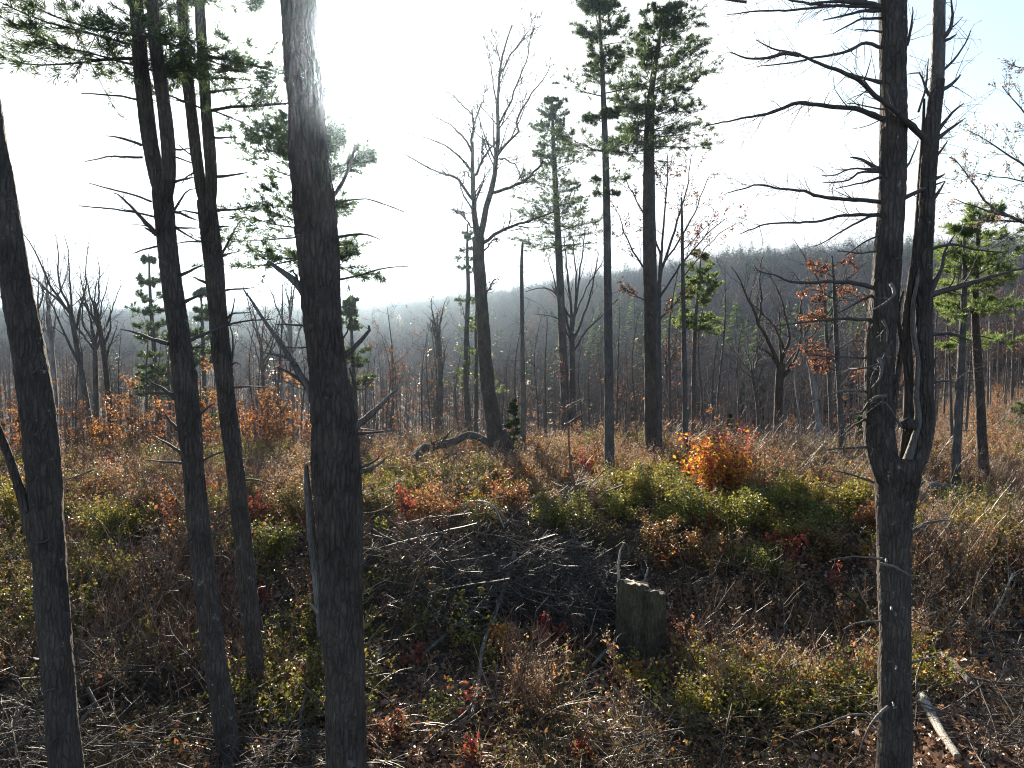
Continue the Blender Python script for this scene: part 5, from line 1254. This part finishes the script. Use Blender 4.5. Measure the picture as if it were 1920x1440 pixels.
def arcs(rng, n, r, h, lean, npts=7, arch=0.0):
    a = rng.uniform(0, 6.283, n); s = rng.uniform(0, r, n)
    p = np.stack([np.cos(a) * s, np.sin(a) * s, np.full(n, -0.05)], 1)
    H = rng.uniform(h[0], h[1], n); az = rng.uniform(0, 6.283, n); ln = rng.uniform(lean[0], lean[1], n)
    d = nrm(np.stack([np.cos(az) * ln, np.sin(az) * ln, np.ones(n)], 1)); Q = [p]
    for _ in range(npts - 1):
        d = nrm(d + rng.normal(size=(n, 3)) * 0.06 + np.stack([np.cos(az), np.sin(az), np.full(n, -1.0)], 1) * arch / npts)
        Q.append(Q[-1] + d * (H / (npts - 1))[:, None])
    return np.stack(Q, 1)

def ground_cover():
    rng = np.random.RandomState(900)
    def weed():
        mb = MB(); P = arcs(rng, 8, 0.36, (0.5, 1.15), (0, .25)); R = np.tile(np.linspace(0.0065, 0.003, 7), (8, 1)); tubes(mb, P, R, 3, 0)
        A, AR = grow(rng, P, R, 5, 0.55, 1.0, 0, (20, 45), 0.1, 0.1, 4, 0.7, absl=(0.08, 0.25), rmin=0.0025); tubes(mb, A, AR, 3, 0)
        C, _ = samp(rng, P, 7, 0.15, 0.85); leaves(mb, rng, C, 0.085, 1, -0.2, 0.02, 0.4)
        C, _ = samp(rng, A, 3, 0.4, 1.0); leaves(mb, rng, C, 0.034, 2, 0.5, 0.012, 0.7)
        return mb, ['weed', 'weed', 'plume']
    def bramble():
        mb = MB(); P = arcs(rng, 7, 0.4, (0.8, 1.7), (0.2, .7), 9, 1.2); R = np.tile(np.linspace(0.008, 0.003, 9), (7, 1)); tubes(mb, P, R, 3, 0)
        A, AR = grow(rng, P, R, 4, 0.2, 0.95, 0, (40, 75), 0.05, 0.15, 4, 0.6, absl=(0.1, 0.3), rmin=0.002); tubes(mb, A, AR, 3, 0)
        C, _ = samp(rng, A, 3, 0.2, 1.0); leaves(mb, rng, C, 0.085, 1, 0.3, 0.02)
        return mb, ['cane', 'bramble_leaf']
    def slash():
        mb = MB(); n = 10
        az = rng.uniform(0, 6.28) + rng.normal(size=n) * 1.0
        L = rng.uniform(0.6, 2.4, n); p = np.stack([rng.normal(size=n) * .35, rng.normal(size=n) * .35, rng.uniform(0, 0.5, n)], 1)
        d = np.stack([np.cos(az), np.sin(az), rng.normal(size=n) * .3], 1); Q = [p - d * L[:, None] * .5]
        for _ in range(8):
            d = nrm(d + rng.normal(size=(n, 3)) * 0.075); Q.append(Q[-1] + d * (L / 8)[:, None])
        P = np.stack(Q, 1); R = np.linspace(1, .3, 9)[None] * (0.005 + 0.028 * rng.uniform(size=(n, 1)) ** 3); tubes(mb, P, R, 4, 0)
        A, AR = grow(rng, P, R, 6, 0.2, 1.0, 0.35, (20, 55), 0.02, 0.16, 6, 0.55, rmin=0.0045); tubes(mb, A, AR, 3, 0)
        B, BR = grow(rng, A, AR, 2, 0.2, 1.0, 0.5, (20, 55), 0.02, 0.18, 4, 0.6, rmin=0.0032); tubes(mb, B, BR, 3, 0)
        return mb, ['slash']
    def sticks():
        mb = MB(); P = arcs(rng, 9, 0.5, (0.6, 1.6), (0, .45), 7, 0.25); R = np.tile(np.linspace(0.008, 0.003, 7), (9, 1)); tubes(mb, P, R, 3, 0)
        A, AR = grow(rng, P, R, 6, 0.25, 1.0, 0, (25, 60), 0.06, 0.12, 5, 0.6, absl=(0.12, 0.45), rmin=0.003); tubes(mb, A, AR, 3, 0)
        return mb, ['cane' if rng.uniform() < .5 else 'slash']
    def grass():
        mb = MB(); n = 55
        P = arcs(rng, n, 0.3, (0.25, 0.7), (0.1, .7), 4, 1.0)
        s = nrm(np.cross(P[:, -1] - P[:, 0], [0, 0, 1.0])) * 0.006
        V = np.concatenate([P[:, 0] - s, P[:, 0] + s, P[:, 2] + s * .8, P[:, 2] - s * .8, P[:, 3]]); i = np.arange(n)
        mb.add(V, np.stack([i, i + n, i + 2 * n, i + 3 * n], 1)); mb.add(np.zeros((0, 3)), np.stack([i + 3 * n, i + 2 * n, i + 4 * n], 1) - mb.n)
        return mb, ['straw']
    def litter():
        mb = MB(); n = 95
        C = np.stack([rng.uniform(-.6, .6, n), rng.uniform(-.6, .6, n), rng.uniform(0.0, 0.07, n)], 1)
        leaves(mb, rng, C, 0.11, 0, 0.9, 0.0, 0.7)
        return mb, ['litter']
    def lowleaf():
        mb = MB(); P = arcs(rng, 9, 0.25, (0.4, 0.95), (0, .5), 6, 0.3); R = np.tile(np.linspace(0.005, 0.002, 6), (9, 1)); tubes(mb, P, R, 3, 0)
        A, AR = grow(rng, P, R, 6, 0.25, 1.0, 0, (30, 65), 0.05, 0.12, 4, 0.6, absl=(0.1, 0.35), rmin=0.002); tubes(mb, A, AR, 3, 0)
        C, _ = samp(rng, A, 5, 0.2, 1.0); leaves(mb, rng, C, 0.068, 1, 0.3, 0.02)
        return mb, ['cane', 'green_leaf']
    def redleaf(m):
        def f():
            mb = MB(); P = arcs(rng, 5, 0.12, (0.3, 0.8), (0, .4), 6, 0.2); R = np.tile(np.linspace(0.005, 0.002, 6), (5, 1)); tubes(mb, P, R, 3, 0)
            A, AR = grow(rng, P, R, 4, 0.35, 1.0, 0, (30, 65), 0.03, 0.12, 4, 0.6, absl=(0.1, 0.25), rmin=0.002); tubes(mb, A, AR, 3, 0)
            C, _ = samp(rng, A, 3, 0.3, 1.0); leaves(mb, rng, C, 0.095, 1, 0.3, 0.02)
            return mb, ['cane', m]
        return f
    weeds = clump_collection('weed_clump', [weed() for _ in range(6)])
    bramb = clump_collection('bramble_clump', [bramble() for _ in range(6)])
    slashc = clump_collection('slash_clump', [slash() for _ in range(6)])
    stick = clump_collection('stick_clump', [sticks() for _ in range(6)])
    grassc = clump_collection('grass_clump', [grass() for _ in range(5)])
    litc = clump_collection('litter_clump', [litter() for _ in range(5)])
    lowc = clump_collection('low_leaf_clump', [lowleaf() for _ in range(5)])
    redc = clump_collection('red_leaf_clump', [redleaf(m)() for m in ('red_leaf', 'copper_leaf', 'orange_leaf', 'oak_leaf')])
    # image-right slope is grassy, the bank in the middle carries the brush pile, the left is brambly
    def gauss(v, c, w): return np.exp(-((v - c) / w) ** 2)
    pile = lambda x, d: gauss(x, 0.3, 3.6) * gauss(d, 18.4, 2.0)
    put('leaf_litter', 'fallen brown leaves carpeting the ground', litc, rng, spots(rng, 4800, 9, 45, lambda x, d, xp: 0.5 + 0.5 * (vnoise(x, d, 21, .8) > 0), 1.0, keep=False), 0.7, 1.3, 0.05)
    put('dry_grass', 'dry straw-coloured grass between the weeds', grassc, rng, spots(rng, 3200, 10, 42, lambda x, d, xp: np.clip(0.25 + 0.55 * (vnoise(x, d, 22, .5) > .1) + 0.5 * (xp > 1690) + 0.9 * (xp < 360) * (d > 13) * (d < 25) - 0.8 * pile(x, d), 0.02, 1), 0.9), 0.6, 1.25)
    wp = spots(rng, 3800, 12.5, 42, lambda x, d, xp: np.clip(0.25 + 0.6 * (vnoise(x, d, 23, .45) > 0) + .3 * (xp > 1400) - 0.8 * pile(x, d), 0.02, 1), 0.9)
    wp2 = spots(rng, 900, 42, 80, None, 1.0, (1450, 2080))
    put('dry_weeds', 'dead brown weed stalks standing all over the clearing', weeds, rng, np.vstack([wp, wp2]), 0.6, 1.2)
    put('brambles', 'tangled dark bramble canes on the shaded bank', bramb, rng, spots(rng, 1500, 11, 34, lambda x, d, xp: np.clip(0.2 + 0.7 * (vnoise(x, d, 24, .35) > .2) + 0.4 * (xp < 700) - 0.6 * pile(x, d) - .5 * (xp > 1750), 0.02, 1), 1.1), 0.6, 1.15)
    put('brush_sticks', 'bare upright shoots and sticks of young brush', stick, rng, np.vstack([spots(rng, 1500, 12.5, 40, lambda x, d, xp: np.clip(0.2 + 0.7 * (vnoise(x, d, 25, .4) > .1) - 0.4 * pile(x, d), 0.02, 1), 1.0), spots(rng, 500, 40, 85, None, 1.0, (1450, 2080))]), 0.7, 1.4)
    p1 = spots(rng, 560, 13, 23, lambda x, d, xp: np.clip(pile(x, d) * 1.3, 0, 1), 1.0)
    p1[:, 2] += rng.uniform(0, 0.55, len(p1)) * np.clip(pile(p1[:, 0], p1[:, 1]) * 1.2, 0, 1)
    p2 = spots(rng, 420, 9.5, 30, lambda x, d, xp: np.clip(0.35 * (vnoise(x, d, 26, .5) > .2) + .4 * (d < 14) * ((xp < 640) | (xp > 1650)) + .07, 0, 1), 1.3)
    put('slash_twigs', 'grey tangled felled twigs of the brush pile', slashc, rng, np.vstack([p1, p2]), 0.45, 1.4, 0.32)
    put('low_leafy_growth', 'low yellow-green leafy growth among the weeds', lowc, rng, spots(rng, 2600, 12, 38, lambda x, d, xp: np.clip(0.9 * (vnoise(x, d, 27, .5) > .25) + .08 - .6 * pile(x, d), 0, 1), 1.0), 0.6, 1.2)
    put('red_sprouts', 'scattered small red and copper leaf sprouts', redc, rng, spots(rng, 1700, 12, 42, lambda x, d, xp: np.clip(0.9 * (vnoise(x, d, 28, .6) > .35) + .12 + .3 * (d > 25), 0, 1), 0.8), 0.6, 1.3)
ground_cover()
